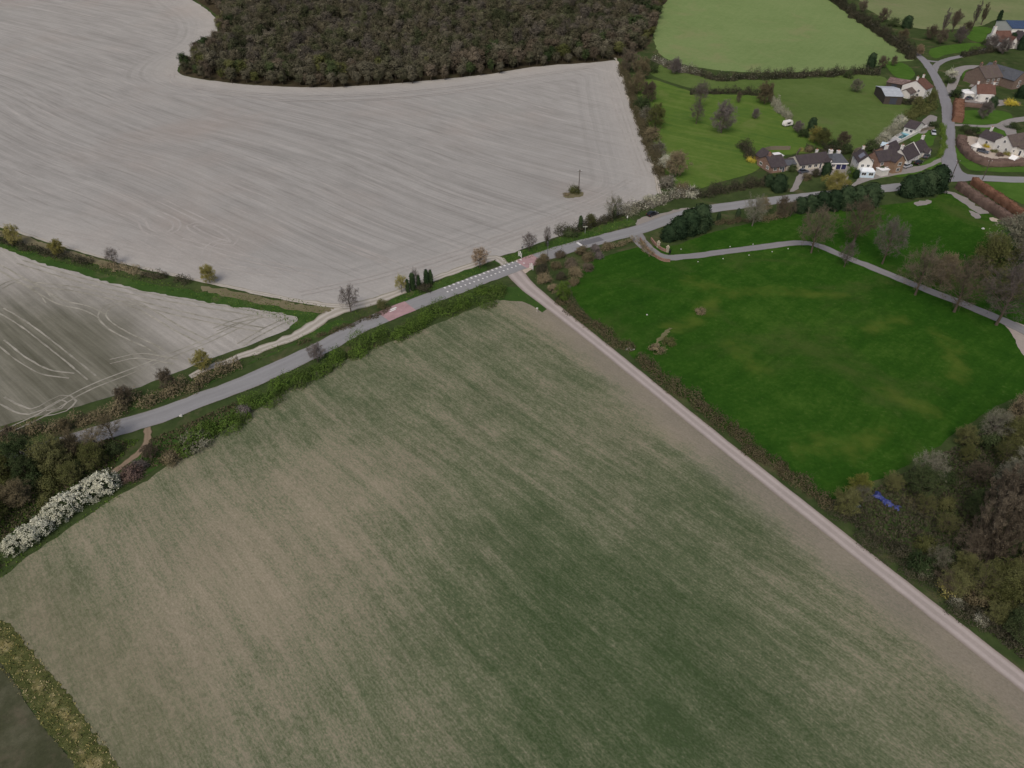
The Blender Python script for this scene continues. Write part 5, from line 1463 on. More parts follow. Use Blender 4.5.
class House:
    """front eave corners given at photo pixels; local x along the front, y to the back"""

    def __init__(s, name, fl, fr, eave, label, cat='house', group=None, L=None):
        a, b = at(*fl, up=eave), at(*fr, up=eave)
        d = (b - a); d.z = 0
        s.L = d.length if L is None else L
        s.rz = math.atan2(d.y, d.x)
        s.root = empty(name, a, label, cat, group, s.rz)

    def loc(s, u, v, up=0):
        p = at(u, v, up=up) - s.root.location
        c, q = math.cos(-s.rz), math.sin(-s.rz)
        return p.x * c - p.y * q, p.x * q + p.y * c

    def wing(s, x0, x1, y0, y1, eave, ridge, wall, roof, axis='x', hip=0.0, over=.35, wn='wall', gable=None):
        """gabled (or hipped) block; axis = direction of its ridge"""
        if axis == 'x': A, B, C, D = x0, x1, y0, y1; f = lambda p, q, z: (p, q, z)
        else: A, B, C, D = y0, y1, x0, x1; f = lambda p, q, z: (q, p, z)
        m = (C + D) / 2
        V = [f(A, C, -1.2), f(B, C, -1.2), f(B, D, -1.2), f(A, D, -1.2), f(A, C, eave), f(B, C, eave), f(B, D, eave), f(A, D, eave)]
        F = [(0, 1, 5, 4), (2, 3, 7, 6)]
        if hip: F += [(1, 2, 6, 5), (3, 0, 4, 7)]
        else:
            V += [f(A, m, ridge - .02), f(B, m, ridge - .02)]
            F += [(1, 2, 6, 9, 5), (3, 0, 4, 8, 7)]
        if axis != 'x': F = [q[::-1] for q in F]
        w = link(wn, poly_mesh(wn, V, F, wall), s.root)
        o, t = over, .16
        k = (ridge - eave) / (D - C) * 2
        e = eave - o * k
        h = hip * (B - A) / 2
        ra, rb = A - (0 if hip else o * .6) + h, B + (0 if hip else o * .6) - h
        ea, eb = A - (o if hip else o * .6), B + (o if hip else o * .6)
        V = [f(ea, C - o, e), f(eb, C - o, e), f(eb, D + o, e), f(ea, D + o, e), f(ra, m, ridge), f(rb, m, ridge)]
        V += [(v[0], v[1], v[2] + t) for v in V]
        F = [(6, 7, 11, 10), (8, 9, 10, 11), (7, 8, 11), (9, 6, 10), (0, 4, 5, 1), (2, 5, 4, 3), (1, 5, 2), (3, 4, 0)]
        F += [(0, 1, 7, 6), (1, 2, 8, 7), (2, 3, 9, 8), (3, 0, 6, 9)]
        if not hip:
            F = [q for q in F if q not in ((7, 8, 11), (9, 6, 10), (1, 5, 2), (3, 4, 0), (1, 2, 8, 7), (3, 0, 6, 9))]
            F += [(1, 5, 11, 7), (5, 2, 8, 11), (3, 4, 10, 9), (4, 0, 6, 10)]
        if axis != 'x': F = [q[::-1] for q in F]
        r = link('roof', poly_mesh('roof', V, F, roof), s.root)
        s.last_roof = r
        return w, r

    def flat(s, x0, x1, y0, y1, h, wall, roof, wn='wall'):
        link(wn, poly_mesh(wn, *boxes([(x0, y0, -1.2, x1, y1, h)]), wall), s.root)
        link('flat_roof', poly_mesh('flat_roof', *boxes([(x0 - .2, y0 - .2, h + .003, x1 + .2, y1 + .2, h + .18)]), roof), s.root)

    def chimney(s, x, y, z0, z1, mat, w=.75):
        c = link('chimney', poly_mesh('chimney', *boxes([(x - w / 2, y - w / 2, z0, x + w / 2, y + w / 2, z1), (x - w / 2 - .08, y - w / 2 - .08, z1 + .002, x + w / 2 + .08, y + w / 2 + .08, z1 + .15)]), mat), s.last_roof)
        me = bpy.data.meshes.new('chimney_pot'); bm = bmesh.new()
        for dx in (-.17, .17):
            bmesh.ops.create_cone(bm, cap_ends=True, segments=8, radius1=.13, radius2=.10, depth=.45, matrix=Matrix.Translation((x + dx, y, z1 + .37)))
        bm.to_mesh(me); bm.free(); me.materials.append(POTM)
        link('chimney_pot', me, c)

    def opening(s, name, side, a, z, w, h, x0=0, x1=0, y0=0, y1=0, pane=GLASS, frame=FRAME, bars=True):
        """window or door on the side F(ront) B(ack) L(eft) R(ight) of the block x0..x1, y0..y1; A along it"""
        def put(u0, u1, z0, z1, d0, d1):
            if side == 'F': return (u0, y0 - d1, z0, u1, y0 - d0, z1)
            if side == 'B': return (u0, y1 + d0, z0, u1, y1 + d1, z1)
            if side == 'L': return (x0 - d1, u0, z0, x0 - d0, u1, z1)
            return (x1 + d0, u0, z0, x1 + d1, u1, z1)
        t = .09
        fr = [put(a - w / 2, a + w / 2, z, z + t, .003, .09), put(a - w / 2, a + w / 2, z + h - t, z + h, .003, .09),
              put(a - w / 2, a - w / 2 + t, z + t, z + h - t, .003, .088), put(a + w / 2 - t, a + w / 2, z + t, z + h - t, .003, .088)]
        if bars and w > .8: fr.append(put(a - .03, a + .03, z + t, z + h - t, .003, .085))
        o = link(name, poly_mesh(name, *boxes(fr), frame), s.root)
        link('pane' if name == 'window' else 'door_leaf', poly_mesh('pane', *boxes([put(a - w / 2 + t, a + w / 2 - t, z + t, z + h - t, -.05, .045)]), pane), o)
        return o

    def windows(s, side, spots, w=1.1, h=1.2, **k):
        for a, z in spots: s.opening('window', side, a, z, w, h, **k)

    def door(s, side, a, w=1.0, h=2.1, pane=DOORM, **k):
        s.opening('door', side, a, -.05, w, h, pane=pane, bars=False, **k)


# brick bungalow
b = House('bungalow', (771.5, 167.3), (786.5, 165.2), 2.4, 'brick bungalow with a dark tiled roof at the paddock end of the row', 'bungalow', 'bungalows facing the road')
l = b.L
b.wing(0, l, 0, 9, 2.4, 4.9, BRICK, SLATE)
b.windows('L', [(2.2, .9), (6.6, .9)], 1.6, 1.2, x0=0, y0=0, y1=9); b.windows('F', [(1.8, .9), (4.3, .9)], 1.4, 1.2, y0=0)
b.door('F', l - 1, y0=0); b.chimney(1.4, 4.5, 4.2, 5.9, BRICK)
b.wing(l * .35, l * .35 + 5.5, 9.01, 14, 2.3, 4.4, BRICK, SLATE, axis='y')
b.wing(l + .01, l + 4.2, .8, 5.2, 2.2, 3.6, WHITE, SLATE, wn='porch_wall'); b.windows('F', [(l + 2, .8)], 1.6, 1.1, y0=.8)
b.flat(l * .35 + 5.52, l + 5, 9.2, 12.6, 2.3, WHITE, plain('white_roof_felt', (.66, .66, .65)), 'extension_wall')
# long bungalow
b = House('bungalow', (800, 165), (830.5, 160.5), 2.4, 'long low bungalow with a dark roof and a white porch gable', 'bungalow', 'bungalows facing the road')
l = b.L
b.wing(0, l, 0, 7.5, 2.4, 4.6, CREAM, SLATE)
b.windows('F', [(1.8, .8), (4.6, .8), (7.2, .8)], 1.6, 1.2, y0=0); b.door('F', l * .7, y0=0); b.windows('L', [(3.8, .9)], x0=0, y0=0)
b.wing(l - 2.6, l - .6, -2.2, .4, 2.4, 3.9, WHITE, SLATE, axis='y', wn='porch_wall'); b.door('F', l - 1.6, y0=-2.2)
b.wing(-4.2, -.02, 2.0, 6.8, 2.2, 3.4, CREAM, SLATEB); b.windows('F', [(-2.2, .8)], 1.4, 1.1, y0=2.0)
b.last_roof = b.root.children[1]; b.chimney(l - 3.5, 4.5, 3.7, 5.4, WHITE)
# double garage house
b = House('garage_house', (831, 162.6), (847.8, 162.6), 2.6, 'low house with a blue grey hipped roof and two navy garage doors', 'house')
l = b.L
b.wing(0, l, 0, 8, 2.6, 4.5, CREAM, SLATEB, hip=.55)
link('fascia', poly_mesh('fascia', *boxes([(-.3, -.42, 2.2, l + .3, -.365, 2.55)]), FRAME), b.root)
for a in (l * .52, l * .82): b.opening('garage_door', 'F', a, -.05, 2.1, 2.05, y0=0, pane=NAVY, bars=False)
b.windows('F', [(l * .18, .9)], 1.4, 1.1, y0=0)
b.chimney(1.6, 6.6, 2.9, 4.9, WHITE, 1.3); b.chimney(l - 1.6, 6.6, 2.9, 4.6, WHITE, 1.2)
# white house with conservatory
b = House('white_house', (859.3, 162.0), (873.5, 162.6), 4.6, 'white two storey house with a roof light and a glazed conservatory', 'house')
l = b.L
b.wing(0, l, 0, 8.6, 4.6, 6.9, WHITE, SLATE, axis='y')
b.windows('F', [(l * .3, 2.8), (l * .7, 2.8)], 1.1, 1.1, y0=0); b.windows('L', [(2.2, 2.8), (6, 2.8), (2.2, .7), (6, .7)], x0=0)
sk = (0.25 * l, 5.75)
link('roof_light', poly_mesh('roof_light', [(.10 * l, 1.6, 4.6 + .2 * 2.3 + .3), (.10 * l, 4.6, 4.6 + .2 * 2.3 + .3), (.40 * l, 4.6, 4.6 + .8 * 2.3 + .3), (.40 * l, 1.6, 4.6 + .8 * 2.3 + .3)] + [(.10 * l, 1.6, 5.0), (.10 * l, 4.6, 5.0), (.40 * l, 4.6, 6.4), (.40 * l, 1.6, 6.4)],
     [(0, 3, 2, 1), (4, 5, 6, 7), (0, 1, 5, 4), (1, 2, 6, 5), (2, 3, 7, 6), (3, 0, 4, 7)], plain('roof_light_glass', (.16, .16, .19), .2, .5)), b.last_roof)
b.wing(l * .12, l * 1.1, -3.2, -.01, 2.3, 3.1, plain('conservatory_panels', (.50, .62, .70), .35, .4), plain('conservatory_roof', (.66, .70, .72), .4, .4), axis='x', hip=.3, over=.15, wn='conservatory_wall')
b.windows('F', [(l * .35, .9), (l * .85, .9)], 1.7, 1.1, y0=-3.2); b.windows('L', [(-1.6, .9)], 1.7, 1.1, x0=l * .12)
b.last_roof = [c for c in b.root.children if c.name.startswith('roof')][0]; b.chimney(l * .5, 7.6, 6.2, 7.8, WHITE)
# brick house
b = House('brick_house', (879.5, 161.5), (891, 159.5), 4.6, 'brown brick house with two gables facing the parked white cars', 'house')
l = b.L
b.wing(0, l + 4, 0, 6.5, 4.6, 7.2, BRICK, SLATE)
b.wing(l, l + 4.4, -2.5, 3, 4.6, 6.8, BRICK2, SLATE, axis='y', wn='gable_wall')
b.windows('L', [(3.2, 3), (3.2, .8)], 1.3, 1.2, x0=0); b.windows('F', [(1.6, 3), (1.6, .8)], 1.3, 1.2, y0=0); b.windows('F', [(l + 2.2, 2.9), (l + 2.2, .8)], 1.5, 1.3, y0=-2.5)
b.door('F', l - .9, y0=0); b.last_roof = b.root.children[1]; b.chimney(l + .5, 4.2, 6.4, 8.4, WHITE, .9)
b.flat(-.4, 2.8, -3, -.01, 2.2, WHITE, FRAME, 'porch_wall')
# white cottage row
b = House('cottage_row', (907.5, 160.0), (930.0, 147.5), 3.0, 'long white cottage row with a dark roof and white parapet near the junction', 'house')
l = b.L
b.wing(0, l * .52, 0, 7, 3.0, 6.2, WHITE, SLATE); b.chimney(.5, 3.5, 5.6, 7.4, WHITE, .9)
b.wing(l * .53, l, .6, 6.6, 2.9, 5.7, WHITE, SLATE); b.chimney(l - .5, 3.6, 5.2, 6.9, WHITE, .9)
link('parapet', poly_mesh('parapet', [(l * .52, -.3, 2.9), (l * .54, -.3, 2.9), (l * .54, 3.5, 6.6), (l * .52, 3.5, 6.6), (l * .52, 7.3, 2.9), (l * .54, 7.3, 2.9), (l * .52, -.3, -1), (l * .54, -.3, -1), (l * .52, 7.3, -1), (l * .54, 7.3, -1)],
     [(0, 1, 2, 3), (3, 2, 5, 4), (6, 7, 1, 0), (8, 4, 5, 9), (6, 0, 3, 4, 8), (7, 9, 5, 2, 1)], WHITE), b.root)
n = 4
for i in range(n): b.windows('F', [(l * .52 * (i + .6) / n, 1.0)], 1.0, 1.2, y0=0)
for i in range(3): b.windows('F', [(l * (.58 + .14 * i), 1.0)], 1.0, 1.2, y0=.6)
b.door('F', l * .26, y0=0); b.door('F', l * .94, y0=.6); b.windows('L', [(2.2, .9), (4.8, .9)], x0=0)
b.wing(l * .80, l * .92, -1.4, .61, 2.4, 3.6, WHITE, SLATE, axis='y', wn='porch_wall')
b.wing(-1.5, l * .50, 7.02, 12.6, 3.4, 5.6, BRICK, SLATE, wn='rear_wall')
# pool house
b = House('pool_house', (904.5, 126.5), (915.5, 129.3), 2.6, 'white pool house with a dark roof at the end of the swimming pool', 'pool house')
l = b.L
b.wing(0, l, 0, 8.5, 2.6, 4.4, WHITE, SLATE); b.windows('F', [(l * .3, .9), (l * .7, .9)], 1.2, 1.1, y0=0); b.door('R', 3, x1=l, x0=0); b.windows('R', [(6, .9)], x1=l)
# barns
b = House('metal_barn', (885.5, 96), (903.5, 97), 3.6, 'barn with a pale corrugated metal roof beside the pasture', 'barn')
l = b.L
b.wing(0, l, 0, 16, 3.6, 4.9, TIMBER, METALR, over=.3); b.opening('door', 'F', l * .5, 0, 3.2, 3, y0=0, pane=DOORM, frame=TIMBER, bars=False)
b = House('rusty_barn', (886.8, 82.0), (909.5, 86.3), 3.0, 'long low barn with a rusty roof behind the pale metal barn', 'barn')
l = b.L
b.wing(0, l, 0, 10, 3.0, 4.2, TIMBER, RUSTR, over=.3); b.opening('door', 'F', l * .35, 0, 2.6, 2.6, y0=0, pane=DOORM, frame=TIMBER, bars=False)
# white cottage with red roof by the lane
b = House('lane_cottage', (926.0, 89.6), (933.0, 86.6), 4.2, 'white cottage with a red tiled roof tight against the lane', 'cottage')
l = b.L
b.wing(0, l, 0, 11, 4.2, 7.2, WHITE, REDTILE); b.windows('F', [(l * .3, 2.4), (l * .7, 2.4), (l * .3, .7)], y0=0); b.windows('L', [(3, 2.4), (7, 2.4), (3, .7)], x0=0); b.door('F', l * .72, y0=0)
b.chimney(.5, 5.5, 6.4, 8.6, WHITE); b.chimney(l - .5, 5.5, 6.4, 8.4, WHITE)
b.wing(-6, -.01, 4, 9, 2.5, 4.0, WHITE, BROWNTILE, wn='extension_wall'); b.windows('F', [(-3, .8)], y0=4)
# bowed white cottage with red roof
b = House('bowed_cottage', (977.5, 93.4), (995.5, 94.2), 3.4, 'white cottage with a red brown roof and a broad bowed white front', 'cottage')
l = b.L
b.wing(0, l, 0, 8, 3.4, 6.6, WHITE, REDTILE); b.chimney(.5, 4, 5.6, 7.6, WHITE); b.chimney(l - .5, 4, 5.6, 7.4, WHITE)
nb = 10
V = [(l * .5 + l * .40 * math.cos(PI + PI * i / nb), -2.0 * math.sin(PI * i / nb) - .01, z) for z in (-1.2, 3.2) for i in range(nb + 1)]
F = [(i, i + 1, nb + 2 + i, nb + 1 + i) for i in range(nb)] + [tuple(range(nb + 1, 2 * nb + 2))[::1]]
link('bay_wall', poly_mesh('bay_wall', V, F, WHITE), b.root)
b.windows('F', [(l * .07, .9), (l * .93, .9)], .9, 1.2, y0=0); b.windows('F', [(l * .5, 1.2)], 1.4, 1.2, y0=-2.01)
b.flat(-4.5, -.01, 2, 6.5, 2.6, WHITE, FRAME, 'extension_wall'); b.windows('F', [(-2.2, .8)], y0=2)
# manor with dark L shaped roof
b = House('manor_house', (985.5, 78.5), (1003, 76.5), 4.4, 'large house with a dark L-shaped roof behind the olive brown tree', 'house')
l = b.L
b.wing(0, l, 0, 12, 4.4, 8.6, BRICK3, BROWNTILE); b.wing(l + .01, l + 7.5, -7, 13, 4.2, 7.8, BRICK3, SLATEB, axis='y', wn='gable_wall')
b.windows('F', [(l * .2, 2.6), (l * .5, 2.6), (l * .8, 2.6), (l * .2, .7), (l * .8, .7)], 1.3, 1.2, y0=0); b.windows('F', [(l + 3.7, 2.6), (l + 3.7, .7)], 1.4, 1.2, y0=-7); b.door('F', l * .5, y0=0)
b.last_roof = b.root.children[1]; b.chimney(1.2, 6, 7.4, 10, BRICK3, 1.1); b.chimney(l - 1.5, 6, 7.6, 10, BRICK3, 1.1)
# white house with red roof at the top
b = House('far_white_house', (998.5, 39.0), (1013.5, 39.0), 4.2, 'white house with a red roof and tall white chimney beneath the blue roof', 'house')
l = b.L
b.wing(0, l, 0, 11, 4.2, 7.4, WHITE, REDTILE); b.wing(l * .05, l * .4, -5, .5, 3.6, 6, WHITE, REDTILE, axis='y', wn='gable_wall'); b.wing(l * .66, l, -4, .5, 3.6, 5.8, WHITE, REDTILE, axis='y', wn='gable_wall')
b.windows('F', [(l * .22, 2.0), (l * .22, .4)], 1.3, 1.1, y0=-5); b.windows('F', [(l * .83, 2)], 1.3, 1.1, y0=-4); b.windows('F', [(l * .53, 2.4)], 1.3, 1.1, y0=0); b.door('F', l * .53, y0=0)
b.last_roof = b.root.children[1]; b.chimney(-1.0, 5, -1, 9.6, WHITE, 1.6)
# blue roofed barn and grey shed
b = House('blue_barn', (1012.5, 28.5), (1034, 29.5), 4.6, 'big white barn under a blue sheet roof', 'barn')
l = b.L
b.wing(0, l, 0, 22, 4.6, 7.0, WHITE, BLUER); b.opening('door', 'F', l * .4, 0, 4, 3.8, y0=0, pane=DOORM, bars=False); b.windows('F', [(l * .12, 1.5), (l * .75, 1.5)], 1.5, 1.2, y0=0)
b = House('grey_shed', (1000, 24.5), (1008, 25.5), 3, 'grey shed with a dark roof beside the blue roofed barn', 'shed')
b.wing(0, b.L, 0, 10, 3, 4.4, TIMBER, SLATEB); b.windows('F', [(b.L * .5, 1)], y0=0)
b = House('gabled_house', (1021, 41), (1034, 41), 4.6, 'white gabled house half seen behind the dark conifers', 'house')
b.wing(0, b.L, 0, 11, 4.6, 8, WHITE, SLATE, axis='y'); b.windows('F', [(1.6, 2.8), (1.6, .7)], 1.3, 1.2, y0=0); b.windows('L', [(3, 2.8), (7, .8)], x0=0)
# white cottage by the gravel garden
b = House('garden_cottage', (1012.8, 146.3), (1034, 142.5), 3.6, 'white cottage with small dark windows and a brown roof beside the gravel garden', 'cottage')
l = b.L
b.wing(0, l, 0, 7.5, 3.6, 6.6, WHITE, BROWNTILE); b.windows('L', [(2, 1.0), (5.4, 1.0), (3.7, 3.6)], .95, 1.25, x0=0)
b.wing(3.2, 7.4, -3.2, .5, 3.2, 5.6, WHITE, BROWNTILE, axis='y', wn='gable_wall'); b.windows('F', [(5.3, 1)], 1.3, 1.2, y0=-3.2); b.windows('F', [(1.6, 1)], 1, 1.2, y0=0); b.door('L', -1.8, x0=3.2)
b.wing(.4, 5.5, 7.52, 15, 3.0, 5.2, WHITE, SLATE, axis='y', wn='rear_wall'); b.windows('L', [(11, .9)], x0=.4); b.chimney(3, 13, 4.4, 6.6, WHITE)
b.last_roof = b.root.children[1]; b.chimney(l - .6, 3.7, 5.8, 7.8, WHITE)
b = House('garden_shed', (1008.5, 158.6), (1014.5, 160.6), 1.9, 'little white gabled shed inside the curved garden hedge', 'shed')
b.wing(0, b.L, 0, 3.0, 1.9, 3.1, WHITE, FRAME, over=.12); b.door('L', 1.5, .8, 1.7, x0=0)
b = House('pale_shed', (880.5, 145.2), (888.5, 147.0), 2.0, 'shed with a pale blue roof at the low end of the swimming pool', 'shed')
b.wing(0, b.L, 0, 3.6, 2.0, 2.8, WHITE, plain('pale_blue_felt', (.42, .52, .58), .5), over=.15); b.door('F', b.L * .5, .9, 1.8, y0=0)

# ------------------------------------------------------------------ village ground: paving, drives, gravel
M_PAVE = plain('pale_paving', (.36, .36, .36), grain=.2, gs=.6)
sheet('paving', [(884, 145), (893, 137), (905, 129), (916, 133), (905, 140), (893, 147)], .10, M_PAVE, 3, 0, smooth=False)
sheet('pool_drive', [(918, 128), (922, 121), (930, 115), (937, 117), (936, 122), (930, 128), (922, 134)], .09, M_GRAVEL2, 3, .1)
sheet('forecourt', [(800, 171), (806, 168), (846, 166), (852, 172), (846, 182), (850, 189), (842, 190), (834, 183), (822, 176), (806, 176), (797, 190), (790, 192)], .09, M_GRAVEL2, 3, .1)
sheet('forecourt', [(850, 188), (862, 176), (880, 172), (905, 168), (925, 165), (941, 158), (944, 161), (928, 168), (918, 172), (898, 175), (868, 181), (856, 186)], .10, M_GRAVEL2, 3, .1)
sheet('gravel_garden', [(963, 139), (972, 136.5), (990, 141), (1003, 145.5), (1010, 149), (1016, 155), (1034, 160), (1030, 164), (1008, 163), (990, 163), (976, 159), (968, 152)], .09, M_GRAVEL, 3, .1)
strip('side_drive', [(951, 125), (965, 125.5), (985, 126.5), (1000, 125), (1012, 121), (1034, 118)], [3, 3, 3.4, 5, 6], .10, M_GRAVEL2, 2, .1)
sheet('side_drive', [(996, 127), (1008, 124), (1016, 130), (1012, 138), (1004, 131)], .09, M_GRAVEL2, 3, .1)
strip('round_drive', [(946, 96), (952, 86), (955, 76), (961, 69), (972, 67), (984, 68), (990, 74), (982, 84), (976, 88)], [4, 4, 5, 5, 6, 7, 8, 7], .10, M_GRAVEL2, 2, .1)
sheet('yard', [(958, 98), (972, 95), (978, 99), (1002, 100), (1012, 103), (1000, 106), (975, 105), (960, 104)], .09, M_GRAVEL2, 3, .15)
strip('rubble_strip', [(942, 191), (952, 194), (962, 199), (972, 206), (984, 214)], [2.2, 3.4, 3.6, 3.4, 3], .10, M_GRAVEL2, 1.5, .3)
sheet('rubble_patch', [(970, 211), (976, 213), (981, 217), (977, 219), (971, 215)], .10, M_GRAVEL2, 1.5, .2)
sheet('rubble_patch', [(990, 218), (997, 219), (996, 222), (991, 221)], .10, M_GRAVEL, 1.5, .2)
sheet('rubble_patch', [(914, 203), (928, 200), (930, 204), (916, 206)], .10, M_GRAVEL2, 2, .3)
sheet('sand_scrape', [(650, 348), (655, 341), (662, 334), (670, 328), (674, 328), (667, 335), (659, 343), (652, 350)], .09, plain('sandy_soil', (.13, .125, .06), grain=.5, gs=.7), 1.5, .3)
sheet('bare_ring', [(563, 196), (571, 192), (580, 192), (584, 195), (576, 198), (565, 198)], .09, G_DRY, 1.5, .3)
sheet('lay_by', [(636, 222), (646, 216), (660, 214), (676, 210), (690, 208), (690, 213), (664, 221), (642, 228)], .10, plain('layby_surface', (.235, .215, .19), grain=.2, gs=.5), 2, .2)
# swimming pool: sunken basin, kerb and water
pw = [at(*p) for p in ((894.0, 136.6), (904.6, 130.6), (912.4, 133.6), (901.4, 140.0))]
pc = sum(pw, Vector()) / 4
root = empty('swimming_pool', pc, 'rectangular turquoise swimming pool with a pale kerb', 'pool')
lp = [p - pc for p in pw]; lp = [Vector((p.x, p.y, .16)) for p in lp]
inn = [Vector((p.x * .88, p.y * .88, .16)) for p in lp]
V = [*lp, *inn, *[Vector((p.x, p.y, .02)) for p in inn], *[Vector((p.x, p.y, -.3)) for p in lp]]
F = [(i, (i + 1) % 4, 4 + (i + 1) % 4, 4 + i) for i in range(4)] + [(4 + i, 4 + (i + 1) % 4, 8 + (i + 1) % 4, 8 + i) for i in range(4)] + [(i, 12 + i, 12 + (i + 1) % 4, (i + 1) % 4) for i in range(4)]
link('kerb', poly_mesh('pool_kerb', V, F, plain('pool_kerb', (.55, .54, .50))), root)
link('water', poly_mesh('pool_water', [Vector((p.x, p.y, .11)) for p in inn], [(0, 1, 2, 3)], plain('pool_water', (.02, .105, .12), .08, .5, grain=.25, gs=.4)), root)
link('pool_cover', poly_mesh('pool_cover', [v + Vector((0, 0, .03)) for v in (inn[1] * .98, inn[2] * .98, inn[2] * .55 + inn[3] * .45, inn[1] * .55 + inn[0] * .45)], [(0, 1, 2, 3)], plain('pool_cover_blue', (.16, .36, .44), .4)), root).location.z = 0


def wall(name, px, h, th, mat, label, coping=None):
    w = catmull(W2(px), False, .8)
    c0 = Vector((*w[0], float(hgt(*w[0]))))
    d = np.gradient(w, axis=0); d /= np.linalg.norm(d, axis=1)[:, None]
    n = np.column_stack([-d[:, 1], d[:, 0]]) * th / 2
    z = hgt(w[:, 0], w[:, 1])
    root = empty(name, c0, label, 'wall')

    def body(z0, z1, k, nm, m):
        a, b_ = w + n * k, w - n * k
        V = [Vector((*p, q)) - c0 for q0, p in ((0, a), (0, b_)) for p, q in zip(p, z + z0)] + [Vector((*p, q)) - c0 for p in (a, b_) for p, q in zip(p, z + z1)]
        N = len(w)
        F = []
        for i in range(N - 1):
            F += [(i, i + 1, 2 * N + i + 1, 2 * N + i), (N + i + 1, N + i, 3 * N + i, 3 * N + i + 1), (2 * N + i, 2 * N + i + 1, 3 * N + i + 1, 3 * N + i)]
        F += [(0, 2 * N, 3 * N, N), (N - 1, 2 * N - 1, 4 * N - 1, 3 * N - 1)]
        link(nm, poly_mesh(nm, V, F, m), root)
    body(-.4, h, 1, 'brickwork', mat)
    body(h + .003, h + .1, 1.35, 'coping', coping or mat)
    return root


wall('brick_wall', [(640, 240), (645, 248), (651, 254), (658, 259), (664, 261.5), (670, 262)], .8, .3, BRICK, 'low curved brick wall on the park grass side of the gateway')
wall('brick_wall', [(651, 240), (654, 244), (658, 248), (663, 251), (668, 252.5)], .8, .3, BRICK, 'low curved brick wall on the conifer side of the gateway')
wall('garden_wall', [(893, 146), (904, 140.5), (916, 134.5), (926, 128)], 1.2, .25, WHITE, 'white garden wall between the swimming pool and the lawn')

# ------------------------------------------------------------------ vehicles
GLS = plain('car_glass', (.015, .017, .02), .1, .5, grain=0)
TYRE = plain('tyre_rubber', (.02, .02, .02))
RIM = plain('wheel_rim', (.35, .35, .36), .4, .5)
LAMP = plain('headlight_lens', (.7, .7, .68), .15, .5)
TAIL = plain('tail_light_red', (.35, .02, .02), .2, .5)


def extrude(profile, y0, y1, inset=0.0):
    """side profile (x,z) swept across the car; inset narrows its upper points"""
    zm = max(z for x, z in profile); z0 = min(z for x, z in profile)
    V = []
    for y, s in ((y0, 1), (y1, -1)):
        V += [(x, y + s * inset * (z - z0) / (zm - z0), z) for x, z in profile]
    n = len(profile)
    F = [tuple(range(n)), tuple(range(2 * n - 1, n - 1, -1))] + [(i, i + n, (i + 1) % n + n, (i + 1) % n) for i in range(n)]
    return V, F


def rounded(name, V, F, mat, bev=.06):
    me = bpy.data.meshes.new(name); bm = bmesh.new()
    vs = [bm.verts.new(v) for v in V]
    for f in F: bm.faces.new([vs[i] for i in f])
    bmesh.ops.recalc_face_normals(bm, faces=bm.faces)
    if bev: bmesh.ops.bevel(bm, geom=list(bm.edges), offset=bev, segments=2, affect='EDGES', clamp_overlap=True)
    bm.to_mesh(me); bm.free(); me.materials.append(mat)
    return me


def car(px, toward, paint, label, kind='car', name='parked_car'):
    p, q = at(*px), at(*toward)
    rz = math.atan2(q.y - p.y, q.x - p.x)
    root = empty(name, p + Vector((0, 0, .14)), label, 'van' if kind == 'van' else 'car', None, rz)
    if kind == 'van':
        Lh, w, prof = 2.5, .98, [(-2.5, .35), (-2.5, 1.0), (-2.45, 2.1), (1.1, 2.15), (1.75, 1.35), (2.45, 1.05), (2.5, .6), (2.45, .35)]
        cab = None
    else:
        Lh, w, prof = 2.15, .88, [(-2.1, .32), (-2.15, .62), (-2.05, .92), (-1.0, .96), (.9, .94), (1.95, .76), (2.15, .58), (2.1, .32)]
        cab = [(-1.85, .93), (-1.35, 1.42), (.05, 1.46), (.95, .92)]
    link('body', rounded('car_body', *extrude(prof, -w, w, .06), paint), root)
    if cab:
        link('cabin', rounded('car_cabin', *extrude(cab, -w + .08, w - .08, .16), GLS, .05), root)
        link('roof', rounded('car_roof', *extrude([(-1.3, 1.44), (-1.2, 1.50), (-.1, 1.52), (.02, 1.46)], -w + .24, w - .24), paint, .02), root)
    else:
        link('windscreen', rounded('windscreen', *extrude([(1.16, 2.05), (1.80, 1.37), (1.83, 1.37), (1.19, 2.07)], -.78, .78), GLS, 0), root)
        for s in (-1, 1): link('window', rounded('van_window', *boxes([(.2, s * .985 - .02, 1.3, 1.2, s * .985 + .02, 1.85)]), GLS, 0), root)
    for sx in (-1, 1):
        for sy in (-1, 1):
            me = bpy.data.meshes.new('tyre'); bm = bmesh.new()
            M = Matrix.Translation((sx * Lh * .62, sy * (w - .08), .31)) @ Matrix.Rotation(PI / 2, 4, 'X')
            bmesh.ops.create_cone(bm, cap_ends=True, segments=16, radius1=.32, radius2=.32, depth=.22, matrix=M)
            bm.to_mesh(me); bm.free(); me.materials.append(TYRE)
            wh = link('wheel', me, root)
            me = bpy.data.meshes.new('rim'); bm = bmesh.new()
            bmesh.ops.create_cone(bm, cap_ends=True, segments=12, radius1=.2, radius2=.2, depth=.24, matrix=M)
            bm.to_mesh(me); bm.free(); me.materials.append(RIM)
            link('rim', me, wh)
    for s in (-1, 1):
        link('headlight', rounded('headlight', *boxes([(Lh - .13, s * .62 - .17, .60, Lh + .01, s * .62 + .17, .74)]), LAMP, .02), root)
        link('tail_light', rounded('tail_light', *boxes([(-Lh - .01, s * .68 - .12, .66, -Lh + .1, s * .68 + .12, .84)]), TAIL, .02), root)
    return root


def paint(name, c): return plain(name, c, .3, .5, grain=.02)


